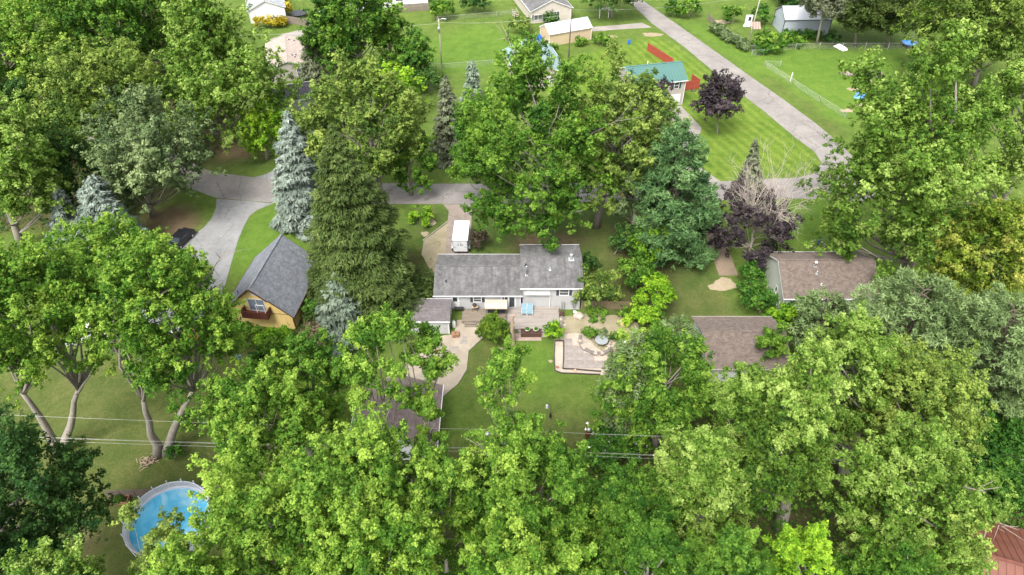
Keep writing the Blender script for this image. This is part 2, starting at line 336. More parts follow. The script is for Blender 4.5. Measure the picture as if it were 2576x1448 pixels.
# foliage: (dark, mature, light); light tips mix new growth with painted sun
L = {}
for nm, d, md, lt, tr in [
    ('maple', (0.026, 0.082, 0.009), (0.09, 0.198, 0.019), (0.287, 0.414, 0.06), 0.32),
    ('maple_bright', (0.03, 0.095, 0.011), (0.108, 0.22, 0.024), (0.32, 0.46, 0.07), 0.33),
    ('maple_yellow', (0.038, 0.098, 0.014), (0.125, 0.225, 0.028), (0.34, 0.46, 0.11), 0.33),
    ('maple_grey', (0.041, 0.088, 0.016), (0.125, 0.198, 0.032), (0.312, 0.4, 0.081), 0.31),
    ('green', (0.021, 0.071, 0.009), (0.069, 0.16, 0.017), (0.196, 0.328, 0.042), 0.30),
    ('deep', (0.015, 0.05, 0.011), (0.041, 0.1, 0.02), (0.106, 0.188, 0.037), 0.28),
    ('oak', (0.016, 0.053, 0.013), (0.048, 0.113, 0.024), (0.115, 0.196, 0.045), 0.28),
    ('olive', (0.037, 0.08, 0.015), (0.122, 0.194, 0.033), (0.3, 0.375, 0.083), 0.30),
    ('ash', (0.053, 0.094, 0.035), (0.15, 0.213, 0.083), (0.3, 0.375, 0.169), 0.30),
    ('tan_tip', (0.044, 0.094, 0.01), (0.144, 0.219, 0.022), (0.425, 0.425, 0.09), 0.30),
    ('lime', (0.047, 0.14, 0.009), (0.158, 0.314, 0.019), (0.357, 0.535, 0.041), 0.34),
    ('yew', (0.027, 0.073, 0.009), (0.088, 0.163, 0.015), (0.213, 0.3, 0.031), 0.26),
    ('golden', (0.16, 0.13, 0.01), (0.36, 0.29, 0.02), (0.55, 0.45, 0.05), 0.34),
    ('plum', (.015, .011, .014), (.040, .031, .035), (.085, .068, .072), .15),
    ('norway', (0.028, 0.046, 0.011), (.070, .110, .026), (0.17, 0.215, 0.06), 0.16),
    ('bluespruce', (0.079, 0.11, 0.086), (0.21, 0.257, 0.21), (0.378, 0.441, 0.378), 0.14),
    ('greyspruce', (0.069, 0.1, 0.069), (0.188, 0.244, 0.175), (0.362, 0.425, 0.312), 0.14),
    ('dullspruce', (0.062, 0.075, 0.044), (0.15, 0.175, 0.1), (0.275, 0.3, 0.181), 0.14),
    ('whitepine', (0.033, 0.083, 0.03), (0.1, 0.194, 0.065), (0.225, 0.35, 0.131), 0.24),
    ('palepine', (0.066, 0.11, 0.039), (0.171, 0.248, 0.09), (0.33, 0.44, 0.198), 0.26),
    ('vine', (0.019, 0.069, 0.01), (0.056, 0.147, 0.019), (0.138, 0.263, 0.035), 0.28),
    ('brush', (0.144, 0.108, 0.068), (0.243, 0.189, 0.117), (0.36, 0.288, 0.189), 0.26),
    ('rust_brush', (0.041, 0.032, 0.023), (0.077, 0.059, 0.041), (0.135, 0.104, 0.068), 0.26),
    ('reed', (0.063, 0.099, 0.036), (0.126, 0.18, 0.072), (0.216, 0.279, 0.126), 0.34),
]: L[nm] = leaf_mat('leaf_' + nm, d, md, lt, tr)

# ------------------------------------------------------------------ the ground: sheets a few millimetres apart
def sheet(name, poly, m, z, jitter=0.0, step=.8, smooth=False, seed=0, world_pts=False):
    P = [(p[0], p[1]) if world_pts else at(*p)[:2] for p in poly]
    if smooth:
        n = len(P); Q = []
        for i in range(n):
            p0, p1, p2, p3 = (Vector(P[(i + k) % n]) for k in (-1, 0, 1, 2))
            for j in range(6):
                t = j / 6; Q.append(.5 * ((2 * p1) + (-p0 + p2) * t + (2 * p0 - 5 * p1 + 4 * p2 - p3) * t * t + (-p0 + 3 * p1 - 3 * p2 + p3) * t ** 3))
        P = [(q.x, q.y) for q in Q]
    if jitter:
        Q = []; n = len(P)
        for i in range(n):
            a, b = Vector(P[i]), Vector(P[(i + 1) % n]); d = b - a; k = max(1, int(d.length / step))
            nn = Vector((-d.y, d.x)).normalized() if d.length > 1e-6 else Vector((0, 0))
            for j in range(k):
                q = a + d * (j / k); w = mnoise.noise(Vector((q.x * 1.3 + seed * 7.7, q.y * 1.3, seed))) + .6 * mnoise.noise(Vector((q.x * 4 + seed, q.y * 4, 3)))
                q = q + nn * w * jitter; Q.append((q.x, q.y))
        P = Q
    me = bpy.data.meshes.new(name); me.from_pydata([(x, y, z) for x, y in P], [], [tuple(range(len(P)))]); me.materials.append(m)
    if me.polygons[0].normal.z < 0: me.flip_normals()
    o = bpy.data.objects.new(name, me); COL.objects.link(o); o['kind'] = 'structure'; return o
def inside(W, X):
    W = np.asarray(W); ins = np.zeros(len(X), bool); j = len(W) - 1
    for i in range(len(W)):
        c = ((W[i, 1] > X[:, 1]) != (W[j, 1] > X[:, 1])) & (X[:, 0] < (W[j, 0] - W[i, 0]) * (X[:, 1] - W[i, 1]) / (W[j, 1] - W[i, 1] + 1e-9) + W[i, 0]); ins ^= c; j = i
    return ins
# one sheet of ground out past the horizon; how the turf is kept (dry, lush, thin, mown, litter, bare) is stored per vertex with soft edges
gx = np.concatenate([[-1500, -700, -350, -200], np.arange(-135, 135.1, 1.0), [200, 350, 700, 1500]])
gy = np.concatenate([[-900, -300, -80], np.arange(12, 212.1, 1.0), [300, 500, 900, 1800]])
GX, GY = np.meshgrid(gx, gy); GV = np.column_stack([GX.ravel(), GY.ravel()])
MASKS = {
 'dry': [[(190, 890), (430, 900), (640, 850), (770, 880), (800, 960), (720, 1160), (600, 1290), (560, 1500), (100, 1700), (-400, 1700), (-300, 1000)], [(1240, 1060), (1400, 1030), (1560, 1080), (1480, 1150), (1300, 1170)], [(1450, 560), (1560, 560), (1570, 780), (1500, 800)], [(1700, 760), (1760, 700), (1850, 760), (1840, 800), (1720, 830)], [(1920, 180), (2060, 280), (2130, 330), (2110, 350), (1930, 210)], [(1170, 860), (1290, 870), (1270, 930), (1180, 1000)]],
 'lush': [[(590, 640), (612, 575), (640, 540), (700, 512), (790, 520), (800, 640), (790, 700), (700, 700), (600, 680)], [(1300, 870), (1395, 860), (1390, 950), (1340, 1010), (1290, 960)], [(1080, 100), (1200, 62), (1300, 82), (1350, 130), (1300, 190), (1080, 178)], [(1690, 40), (1790, 70), (1900, 128), (2290, 124), (2260, 200), (2130, 330), (2060, 310), (1900, 190)], [(1900, 510), (2120, 508), (2180, 600), (1960, 620)], [(500, 540), (545, 505), (530, 560), (480, 590)], [(600, 440), (690, 430), (640, 447)]],
 'thin': [[(1030, 516), (1300, 514), (1560, 508), (1780, 500), (1770, 640), (1700, 860), (1560, 800), (1500, 640), (1190, 640), (1100, 620), (1030, 600)], [(1680, 620), (1800, 640), (1850, 800), (1680, 830)], [(2060, 124), (2320, 124), (2320, 60), (2060, 60)], [(520, 380), (690, 400), (640, 425), (530, 420)]],
 'mown': [[(1640, 92), (1690, 110), (1800, 190), (1915, 278), (2003, 349), (2050, 384), (2068, 412), (2045, 440), (2005, 450), (1923, 452), (1800, 470), (1600, 466), (1700, 330), (1500, 330), (1400, 200), (1420, 150)]],
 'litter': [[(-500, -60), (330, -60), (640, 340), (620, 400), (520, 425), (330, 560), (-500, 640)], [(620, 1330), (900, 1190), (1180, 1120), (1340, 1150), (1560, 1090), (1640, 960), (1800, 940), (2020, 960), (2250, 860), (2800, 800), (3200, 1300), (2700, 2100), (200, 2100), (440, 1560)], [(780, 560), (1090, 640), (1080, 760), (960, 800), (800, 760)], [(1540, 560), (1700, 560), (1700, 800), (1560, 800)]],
 'bare': [[(360, 545), (420, 520), (470, 520), (510, 545), (500, 580), (430, 600), (370, 600)], [(1290, 612), (1330, 590), (1440, 588), (1470, 606), (1440, 625), (1300, 626)], [(540, 372), (600, 352), (650, 380), (620, 398), (560, 398)], [(980, 700), (1096, 690), (1092, 752), (1030, 752), (1000, 800), (960, 800)], [(760, 830), (830, 820), (840, 880), (790, 900)], [(170, 1370), (230, 1340), (250, 1400), (190, 1420)], [(1560, 1040), (1610, 1040), (1610, 1080), (1570, 1080)], [(570, 895), (610, 890), (615, 910), (580, 915)]],
}
me = bpy.data.meshes.new('ground'); ny, nx = len(gy), len(gx)
ii = (np.arange(ny - 1)[:, None] * nx + np.arange(nx - 1)[None, :]).ravel()
F_ = np.column_stack([ii, ii + 1, ii + nx + 1, ii + nx]).astype(np.int32)
me.vertices.add(nx * ny); me.vertices.foreach_set('co', np.column_stack([GV, np.zeros(nx * ny)]).astype(np.float32).ravel())
me.loops.add(F_.size); me.loops.foreach_set('vertex_index', F_.ravel()); me.polygons.add(len(F_)); me.polygons.foreach_set('loop_start', np.arange(0, F_.size, 4, dtype=np.int32))
me.update(calc_edges=True)
_jit = np.array([[mnoise.noise(Vector((x * .22, y * .22, 1.0))), mnoise.noise(Vector((x * .22, y * .22, 9.0)))] for x, y in GV]) * 1.6
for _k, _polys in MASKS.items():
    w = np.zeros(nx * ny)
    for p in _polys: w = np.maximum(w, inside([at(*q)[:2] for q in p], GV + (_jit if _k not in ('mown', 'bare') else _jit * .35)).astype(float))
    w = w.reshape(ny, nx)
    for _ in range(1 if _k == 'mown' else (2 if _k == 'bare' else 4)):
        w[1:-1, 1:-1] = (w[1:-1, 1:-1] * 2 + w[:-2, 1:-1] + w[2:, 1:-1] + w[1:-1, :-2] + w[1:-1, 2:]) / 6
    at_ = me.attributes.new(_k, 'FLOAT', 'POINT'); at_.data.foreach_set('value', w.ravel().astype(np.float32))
def turf():
    m, nt, lk, b = _new('turf'); tc = nt.new('ShaderNodeTexCoord'); vec = tc.outputs['Object']
    n1 = _noise(nt, lk, vec, .06, 5, .6, .4); n2 = _noise(nt, lk, vec, .42, 6, .72, .5); n3 = _noise(nt, lk, vec, 4.5, 5, .85); n5 = _noise(nt, lk, vec, 1.4, 5, .75)
    def math_(op, a, b_, c=None):
        x = nt.new('ShaderNodeMath'); x.operation = op
        for i, v in enumerate((a, b_, c)):
            if v is None: continue
            if isinstance(v, (int, float)): x.inputs[i].default_value = v
            else: lk.new(v, x.inputs[i])
        return x.outputs[0]
    fac = math_('MULTIPLY_ADD', n2.outputs[0], .48, math_('MULTIPLY_ADD', n1.outputs[0], .2, math_('MULTIPLY', n5.outputs[0], .32)))
    def att(k): a = nt.new('ShaderNodeAttribute'); a.attribute_name = k; return a.outputs['Fac']
    def rmp(stops, f=fac): r = _ramp(nt, stops); lk.new(f, r.inputs[0]); return r.outputs[0]
    col = rmp([(.32, (.056, .095, .020)), (.46, (.086, .138, .027)), (.58, (.125, .172, .038)), (.7, (.21, .21, .065))])
    col = _mix(nt, lk, col, rmp([(.34, (.06, .12, .02)), (.5, (.10, .175, .027)), (.66, (.15, .215, .04))]), att('lush'))
    # mower stripes parallel to the side road
    mp = nt.new('ShaderNodeMapping'); mp.inputs['Rotation'].default_value = (0, 0, MOW); lk.new(vec, mp.inputs['Vector'])
    wv = nt.new('ShaderNodeTexWave'); wv.wave_type = 'BANDS'; wv.bands_direction = 'X'; wv.inputs['Scale'].default_value = .17; wv.inputs['Distortion'].default_value = 2.2; wv.inputs['Detail'].default_value = 3; wv.inputs['Detail Scale'].default_value = .5
    lk.new(mp.outputs[0], wv.inputs['Vector'])
    sf = math_('MULTIPLY_ADD', math_('SUBTRACT', wv.outputs['Fac'], .5), .095, fac)
    col = _mix(nt, lk, col, rmp([(.34, (.06, .115, .018)), (.5, (.115, .18, .026)), (.66, (.19, .245, .045))], sf), att('mown'))
    col = _mix(nt, lk, col, rmp([(.35, (.046, .080, .020)), (.48, (.070, .110, .028)), (.6, (.105, .130, .040)), (.7, (.15, .13, .06))]), att('thin'))
    col = _mix(nt, lk, col, rmp([(.34, (.054, .080, .022)), (.47, (.082, .105, .030)), (.58, (.12, .126, .045)), (.7, (.18, .15, .07))]), math_('MULTIPLY', att('dry'), .9))
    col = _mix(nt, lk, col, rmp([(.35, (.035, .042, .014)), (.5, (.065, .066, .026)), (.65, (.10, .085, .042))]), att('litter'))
    col = _mix(nt, lk, col, rmp([(.35, (.12, .085, .052)), (.5, (.18, .13, .08)), (.65, (.24, .18, .115))]), att('bare'))
    n4 = _noise(nt, lk, vec, .3, 6, .75, .8); r4 = _ramp(nt, [(.69, (0, 0, 0)), (.79, (.75, .75, .75))]); lk.new(n4.outputs[0], r4.inputs[0]); col = _mix(nt, lk, col, (.24, .19, .10), r4.outputs[0])
    g = _ramp(nt, [(.25, (.5, .54, .42)), (.75, (1.42, 1.4, 1.34))]); lk.new(n3.outputs[0], g.inputs[0])
    col = _mix(nt, lk, col, g.outputs[0], .8, 'MULTIPLY')
    lk.new(col, b.inputs['Base Color']); b.inputs['Roughness'].default_value = .95; b.inputs['Specular IOR Level'].default_value = .1
    _bump(nt, lk, n3.outputs[0], b, .7, .15); return m
MOW = R_(-20)
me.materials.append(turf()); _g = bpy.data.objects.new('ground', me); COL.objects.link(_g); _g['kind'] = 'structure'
# bare sandy spots
for _i, (_x, _y, _w, _h) in enumerate([(1820, 717, 34, 17), (1528, 93, 24, 4), (1640, 88, 26, 5), (2180, 205, 22, 7), (2145, 225, 14, 4), (2160, 265, 12, 4), (2133, 278, 16, 5), (1812, 56, 22, 5), (1085, 560, 10, 9), (1070, 590, 9, 7), (1290, 908, 8, 3), (1255, 880, 6, 3), (1385, 908, 5, 3), (700, 90, 0, 0)]):
    if _w: sheet('sandy_patch', [(_x + _w * math.cos(a) * (1 + .25 * math.sin(3 * a + _i)), _y + _h * math.sin(a)) for a in np.linspace(0, 2 * math.pi, 14)[:-1]], G_SAND, .012, .35, .5, seed=20 + _i)
# roads
sheet('road', [(380, 330), (450, 395), (520, 428), (561, 437), (648, 448), (720, 455), (900, 461), (1096, 463), (1300, 463), (1600, 462), (1800, 458), (1923, 451), (2005, 448), (2045, 438), (2068, 412), (2090, 420), (2160, 430), (2210, 470), (2190, 506), (2132, 507), (1990, 500), (1780, 505), (1546, 507), (1300, 512), (1199, 514), (1024, 514), (860, 516), (687, 511), (545, 499), (503, 484), (430, 460), (340, 400), (300, 330)], P_ROAD, .020, .05, .6, seed=40)
sheet('road', [(1555, -30), (1590, 12), (1640, 60), (1720, 118), (1801, 186), (1889, 256), (1916, 276), (2003, 349), (2048, 382), (2068, 412), (2090, 420), (2160, 430), (2150, 400), (2110, 359), (2050, 310), (1972, 252), (1889, 194), (1750, 95), (1617, 2), (1590, -30)], P_ROAD2, .024, .06, .6, seed=41)
# driveways and courts
sheet('driveway', [(545, 501), (543, 525), (531, 552), (511, 575), (475, 598), (440, 640), (380, 720), (330, 800), (470, 850), (560, 740), (588, 641), (598, 608), (611, 575), (627, 545), (647, 529), (687, 513), (620, 506)], P_GREY, .016, .04, .6, seed=42)
sheet('driveway', [(640, 447), (672, 438), (700, 420), (735, 330), (790, 330), (770, 410), (720, 456)], P_GREY, .014, .04, .6, seed=43)
sheet('driveway', [(1115, 515), (1197, 515), (1187, 534), (1185, 580), (1182, 650), (1119, 650), (1126, 560), (1129, 532)], P_PINK, .016, .02, .6, seed=44)
sheet('gravel_strip', [(1128, 560), (1066, 606), (1060, 640), (1088, 690), (1094, 700), (1121, 700), (1122, 637)], G_GRAVDRY, .012, .12, seed=45)
sheet('driveway', [(1753, 498), (1800, 498), (1804, 550), (1830, 620), (1857, 694), (1809, 694), (1786, 630), (1763, 563)], P_BROWN, .016, .03, seed=46)
sheet('driveway', [(1664, 272), (1713, 267), (1765, 322), (1762, 334), (1745, 360), (1760, 420), (1822, 464), (1700, 466), (1690, 400), (1655, 345), (1640, 300)], P_WHITE, .014, .03, seed=47)
sheet('driveway', [(1488, 69), (1560, 63), (1615, 58), (1640, 70), (1570, 74), (1489, 80)], P_WHITE, .014, .1, seed=48)
sheet('driveway', [(680, 100), (720, 84), (780, 70), (800, 96), (775, 118), (690, 118)], P_WHITE, .014, .3, seed=49)
sheet('gravel_court', [(1150, 806), (1200, 803), (1213, 851), (1178, 884), (1173, 932), (1150, 968), (1110, 1000), (960, 1000), (960, 960), (1010, 920), (1077, 880), (1098, 845), (1140, 842)], G_GRAVEL, .012, .12, seed=50)
sheet('gravel_garden', [(1408, 800), (1470, 790), (1560, 795), (1606, 815), (1600, 850), (1560, 880), (1540, 930), (1520, 943), (1396, 936), (1394, 856), (1410, 840)], G_GRAVDRY, .012, .2, seed=51)
sheet('pea_gravel_bed', [(1395, 858), (1412, 842), (1450, 838), (1478, 846), (1496, 872), (1520, 890), (1545, 912), (1550, 935), (1520, 945), (1440, 941), (1395, 935)], G_PEA, .016, .08, seed=52)
sheet('garden_floor', [(1296, 845), (1362, 845), (1362, 858), (1296, 858)], M_PINKSTEP, .010, .02, seed=53)

# ------------------------------------------------------------------ buildings
class Bld:
    """gabled building; local x runs along the ridge, local y across it; the ground is z = 0"""
    def __init__(s, name, label, cat, cx, cy, yaw, Lx, Dy, eave, ridge, wall, roof, trim=None, ohe=.35, ohg=.3, lap=.2, z0=0.0, group=None, panels=None, rib=None):
        s.root = empty(name, (cx, cy, 0), yaw, label, cat, group)
        s.L, s.D, s.e, s.r, s.z0 = Lx, Dy, eave, ridge, z0; s.trim = trim or M_WHITE
        hx, hy = Lx / 2, Dy / 2; sl = (ridge - eave) / (hy + ohe); s.sl = sl
        ztop = lambda y: ridge - sl * abs(y) - .10     # underside of the roof over the wall line
        # walls: one mesh with a lapped profile
        mb = MB(); zw = ztop(hy)
        def lapped(pt, lim, za, zb):
            n = max(1, int(round((zb - za) / lap))); h = (zb - za) / n
            for i in range(n):
                a, b = za + i * h, za + (i + 1) * h
                (l0, r0), (l1, r1) = lim(a), lim(b)
                mb.face([pt(l0, a, .02), pt(r0, a, .02), pt(r1, b, 0), pt(l1, b, 0)], [(l0, a), (r0, a), (r1, b), (l1, b)])
                mb.face([pt(l0, a, 0), pt(r0, a, 0), pt(r0, a, .02), pt(l0, a, .02)], [(l0, a), (r0, a), (r0, a), (l0, a)])
        full = lambda w: (lambda z: (-w, w))
        lapped(lambda u, z, o: (u, -hy - o, z), full(hx), z0, zw)
        lapped(lambda u, z, o: (-u, hy + o, z), full(hx), z0, zw)
        gl = lambda z: (-hy, hy) if z <= zw else (-max(.01, (ridge - .10 - z) / sl), max(.01, (ridge - .10 - z) / sl))
        for sg in (1, -1):
            lapped(lambda u, z, o: (sg * (hx + o), sg * u, z), full(hy), z0, zw)
            lapped(lambda u, z, o: (sg * (hx + o), sg * u, z), gl, zw, ridge - .14)
        if wall: mb.build('wall', wall, s.root)
        # corner boards
        if wall and lap:
            cbm = MB().box((0, 0, (z0 + zw) / 2), (.12, .12, zw - z0 - .004)).mesh('corner_trim', s.trim)
            for sx in (-1, 1):
                for sy in (-1, 1): place('corner_trim', cbm, s.root, (sx * (hx + .012), sy * (hy + .012), 0))
        # roof
        X = hx + ohg; Yv = hy + ohe; sll = math.hypot(Yv, ridge - eave)
        if panels is None:
            rb = MB()
            n = max(2, int(sll / .15))
            for sg in (-1, 1):
                nrm = Vector((0, sg * (ridge - eave) / sll, Yv / sll))
                up = Vector((0, -sg * Yv / sll, (ridge - eave) / sll)); e0 = Vector((0, sg * Yv, eave))
                prof = []
                for i in range(n): prof += [(i * sll / n, .018), ((i + 1) * sll / n, 0.0)]
                for i in range(len(prof) - 1):
                    (s0, h0), (s1, h1) = prof[i], prof[i + 1]
                    a, b = e0 + up * s0 + nrm * h0, e0 + up * s1 + nrm * h1
                    q = [(-X, a.y, a.z), (X, a.y, a.z), (X, b.y, b.z), (-X, b.y, b.z)]; uv = [(-X + sg * 40, s0), (X + sg * 40, s0), (X + sg * 40, s1), (-X + sg * 40, s1)]
                    if sg > 0: q.reverse(); uv.reverse()
                    rb.face(q, uv)
            rb.box((0, 0, ridge + .012), (2 * X, .26, .05))
            rb.build('roof', roof, s.root)
        else:
            w = 2 * X / max(1, round(2 * X / panels)); k = int(round(2 * X / w))
            for sg in (-1, 1):
                pm = MB(); e0 = Vector((0, sg * Yv, eave)); p1 = Vector((0, sg * .01, ridge)); nrm = Vector((0, sg * (ridge - eave) / sll, Yv / sll))
                g = .004
                for (a, b, h) in ((g, w - g, 0), (g, .05, .035)):
                    c = [e0 + Vector((a, 0, 0)), e0 + Vector((b, 0, 0)), p1 + Vector((b, 0, 0)), p1 + Vector((a, 0, 0))]
                    t = [q + nrm * (.02 + h) for q in c]
                    pm.idx([tuple(q) for q in c + t], [(3, 2, 1, 0), (4, 5, 6, 7), (0, 1, 5, 4), (1, 2, 6, 5), (2, 3, 7, 6), (3, 0, 4, 7)])
                me = pm.mesh('panel', roof)
                for i in range(k): place('panel', me, s.root, (-X + i * w, 0, 0))
            MB().box((0, 0, ridge + .03), (2 * X + .04, .3, .05)).build('ridge_cap', roof, s.root)
        # rake and eave boards
        tb = MB()
        for sg in (-1, 1):
            tb.box((0, sg * (Yv + .03), eave - .055), (2 * X + .1, .07, .16))
            for sx in (-1, 1): tb.beam((sx * (X - .03), sg * (Yv - .002), eave - .10), (sx * (X - .03), sg * .012, ridge - .10), .05, .17)
        tb.build('fascia', s.trim, s.root)
        # soffit boards close the overhang
        sb = MB()
        for sg in (-1, 1):
            sb.face([(-X, sg * Yv, eave - .12), (X, sg * Yv, eave - .12), (X, 0, ridge - .12), (-X, 0, ridge - .12)])
        sb.build('soffit', s.trim, s.root)
    def surf(s, face, u, z, out=0.0):
        hx, hy = s.L / 2, s.D / 2
        return {'S': ((u, -hy - out, z), 0), 'N': ((-u, hy + out, z), math.pi), 'E': ((hx + out, u, z), math.pi / 2), 'W': ((-hx - out, -u, z), -math.pi / 2)}[face]
    def window(s, face, u, z, w, h, sash=2, shutter=None, glass=None, label=None):
        p, rz = s.surf(face, u, z, .02); f = MB(); t = .09
        f.box((0, 0, h / 2 + t / 2), (w + 2 * t, .06, t)); f.box((0, -.01, -h / 2 - t / 2), (w + 2 * t + .06, .09, t))
        for sx in (-1, 1): f.box((sx * (w / 2 + t / 2), 0, 0), (t, .06, h))
        if sash == 2: f.box((0, 0, 0), (w, .05, .05))
        elif sash == 3: f.box((0, 0, 0), (.06, .05, h))
        o = f.build('window', s.trim, s.root, loc=p, rz=rz)
        MB().box((0, .012, 0), (w, .02, h)).build('pane', glass or M_GLASS, o)
        if shutter:
            for sx in (-1, 1):
                q, _ = s.surf(face, u + sx * (w / 2 + t + .2) * (1 if face in 'SE' else 1), z, .04)
                sh = MB().box((0, 0, 0), (.34, .03, h + .14)); 
                for i in range(int(h / .15)): sh.box((0, -.018, -h / 2 + .1 + i * .15), (.27, .012, .06))
                sh.build('shutter', shutter, s.root, loc=q, rz=rz)
        if label: o['label'] = label
        return o
    def door(s, face, u, w, h, zb, m=None, lite=None, frame=.1, name='door'):
        p, rz = s.surf(face, u, zb + h / 2, .02); f = MB(); t = frame
        f.box((0, 0, h / 2 + t / 2), (w + 2 * t, .07, t))
        for sx in (-1, 1): f.box((sx * (w / 2 + t / 2), 0, 0), (t, .07, h))
        f.box((0, .005, 0), (w - .004, .04, h))
        o = f.build(name, m or s.trim, s.root, loc=p, rz=rz)
        if lite: MB().box((0, -.018, lite[2]), (lite[0], .02, lite[1])).build('pane', M_GLASS, o)
        MB().box((w * .4, -.05, -.05), (.05, .07, .12)).build('handle', M_DARKM, o)
        return o
    def vent(s, x, y, h, r=.06, m=None, flange=.3, cap=False, name='vent_pipe', label=None):
        z = s.r - s.sl * abs(y)
        v = MB(); v.lathe([(r, -.1), (r, h)] if not cap else [(r, -.1), (r, h * .7), (r * 1.7, h * .72), (r * 1.7, h * .8), (r * .8, h * .86), (r * 1.5, h * .88), (r * 1.4, h)], (x, y, z), 10)
        o = v.build(name, m or M_GALV, s.root, True)
        sg = -1 if y < 0 else 1
        a = Vector((x, y - flange / 2, s.r - s.sl * abs(y - flange / 2) + .03)); b = Vector((x, y + flange / 2, s.r - s.sl * abs(y + flange / 2) + .03))
        MB().beam(a, b, flange, .025).build('flashing', M_GALV if m is None or m is not M_BLACK else M_DARKM, o)
        if label: o['label'] = label
        return o

# --- the split-level house at the centre (two volumes, one thing)
hl = Bld('house', 'pale grey split level house with streaked grey shingle roof behind the wooden deck', 'house', -4.3, 67.4, 0, 10.7, 7.6, 2.6, 4.1, M_SIDE_GREY, S_GREY)
HR = hl.root
hl.door('S', -2.95, .85, 2.0, .3, lite=(.55, .75, .45)); hl.window('S', -.1, 1.75, .9, .85, shutter=M_SHUT)
_pd = hl.door('S', 3.85, 1.75, 2.0, .3, lite=None, name='patio_door')
for _x in (-.44, .44): MB().box((_x, -.02, 0), (.66, .02, 1.75)).build('pane', M_GLASS, _pd)
hl.vent(-4.1, -2.2, .35, .05, M_BLACK); 
hr = Bld('house', None, None, 0, 0, 0, 7.3, 8.1, 3.9, 5.5, M_SIDE_GREY, S_GREY)
for _c in list(hr.root.children):
    _c.parent = HR; _c.location = (5.02 + 4.3, 67.6 - 67.4, 0)
_old = hr.root; hr.root = HR
_sf = hr.surf
def _shift(face, u, z, out=0.0, _sf=_sf):
    p, rz = _sf(face, u, z, out); return (p[0] + 9.32, p[1] + .2, p[2]), rz
hr.surf = _shift
bpy.data.objects.remove(_old)
hr.window('S', 1.55, 3.0, 1.05, .95, shutter=M_SHUT)
def hrvent(x, y, *a, **k):
    o = hr.vent(x, y, *a, **k); o.location = (9.32, .2, 0); return o
hrvent(-3.3, -1.3, .4, .05, M_BLACK); hrvent(-.2, -1.9, .45, .06); hrvent(3.3, -3.3, .3, .06, M_BLACK)
hrvent(-3.2, -2.6, 1.5, .09, cap=True, name='flue_pipe'); hrvent(2.55, -.35, .85, .17, cap=True, flange=.7, name='chimney', label='white round chimney cowl near the ridge')
MB().beam((9.32 - 3.4, .2 - 4.28, 2.95), (9.32 - .25, .2 - 4.28, 2.95), .42, .2).build('awning', M_WHITE, HR)
MB().beam((9.32 - .2, .2 - 4.2, 2.9), (9.32 - .2, .2 - 4.2, .3), .09).build('downspout', M_WHITE, HR)
MB().beam((3.4, -3.95, 2.5), (3.1, -3.86, .35), .08).build('downspout', M_WHITE, HR)
MB().beam((9.32 + 3.2, .2 - 4.11, 3.7), (9.32 + 3.2, .2 - 4.11, 1.4), .05).build('conduit', M_DARKM, HR)
MB().box((9.32 + 2.6, .2 - 4.15, 1.35), (.28, .14, .35)).build('electric_meter', M_GALV, HR); MB().lathe([(.1, 0), (.1, .12)], (9.32 + 3.15, .2 - 4.2, 1.1), 10).build('hose_reel', M_GALV, HR)
_h = MB()
_h.tube([(9.32 + 2.75 + .4 * t, .2 - 4.25, 1.15 - .75 * math.sin(t * math.pi)) for t in np.linspace(0, 1, 9)], .03, 5); _h.build('hose', M_BLACK, HR)

# --- grey shed beside it
sh = Bld('shed', 'small grey garden shed with mauve grey roof left of the deck', 'shed', -10.35, 61.0, 0, 5.1, 3.6, 2.3, 2.95, M_SIDE_GREY, S_SHED, ohe=.25, ohg=.2)
sh.window('S', -1.1, 1.55, .6, .5, sash=1); sh.door('S', 1.75, .85, 1.85, .05, m=M_SIDE_GREY)

# --- ochre chalet
RIDGE = 6.85
yw = math.atan2(59.84 - 60.9, -25.69 + 34.96)
af = Bld('chalet', 'ochre plywood chalet with steep blue grey shingle roof and red brown balcony', 'house', -30.55, 65.2, yw + math.pi / 2, 9.6, 8.3, 2.6, RIDGE, M_PLY, S_BLUEGREY, M_BROWNTRIM, ohe=.45, ohg=.55, lap=2.4)
# the balcony gable is the local -x end (W)
_p, _rz = af.surf('W', .0, 3.75, .03)
_w = MB(); 
for _x in (-1.05, 1.05): _w.box((_x, 0, 0), (.09, .08, 1.9))
for _z in (-.95, .95): _w.box((0, 0, _z), (2.2, .08, .09))
_w.box((0, 0, 0), (.06, .06, 1.82)); _wo = _w.build('balcony_door', M_WHITE, af.root, loc=_p, rz=_rz)
MB().box((0, .02, 0), (2.02, .03, 1.82)).build('pane', M_CURTAIN, _wo)
_p, _ = af.surf('W', 0, 2.62, .6); MB().box((0, 0, 0), (3.3, 1.25, .16)).build('balcony_floor', M_WOODRED, af.root, loc=_p, rz=_rz)
_p, _ = af.surf('W', 0, 3.2, 1.2); _b = MB().box((0, 0, .42), (3.3, .14, .08)).build('balcony_rail', M_WOODRED, af.root, loc=_p, rz=_rz)
_sl = MB().box((0, 0, 0), (.2, .035, .92)).mesh('slat', M_WOODRED)
for i in range(13): place('slat', _sl, _b, (-1.52 + i * .253, 0, -.08))
for sx in (-1.62, 1.62):
    _s = MB().box((sx, .6, .42), (.08, 1.1, .08)).build('balcony_rail', M_WOODRED, af.root, loc=_p, rz=_rz)
    for i in range(5): place('slat', _sl, _s, (sx, .12 + i * .24, -.08), math.pi / 2)
_fr = MB()
for a, b in (((.55, 0, .4), (.55, 0, 1.7)), ((1.55, 0, .4), (1.55, 0, 1.7)), ((.55, 0, 1.7), (1.55, 0, 1.7))): _fr.beam(a, b, .06)
_fr.build('white_frame', M_WHITE, af.root, loc=_p, rz=_rz)
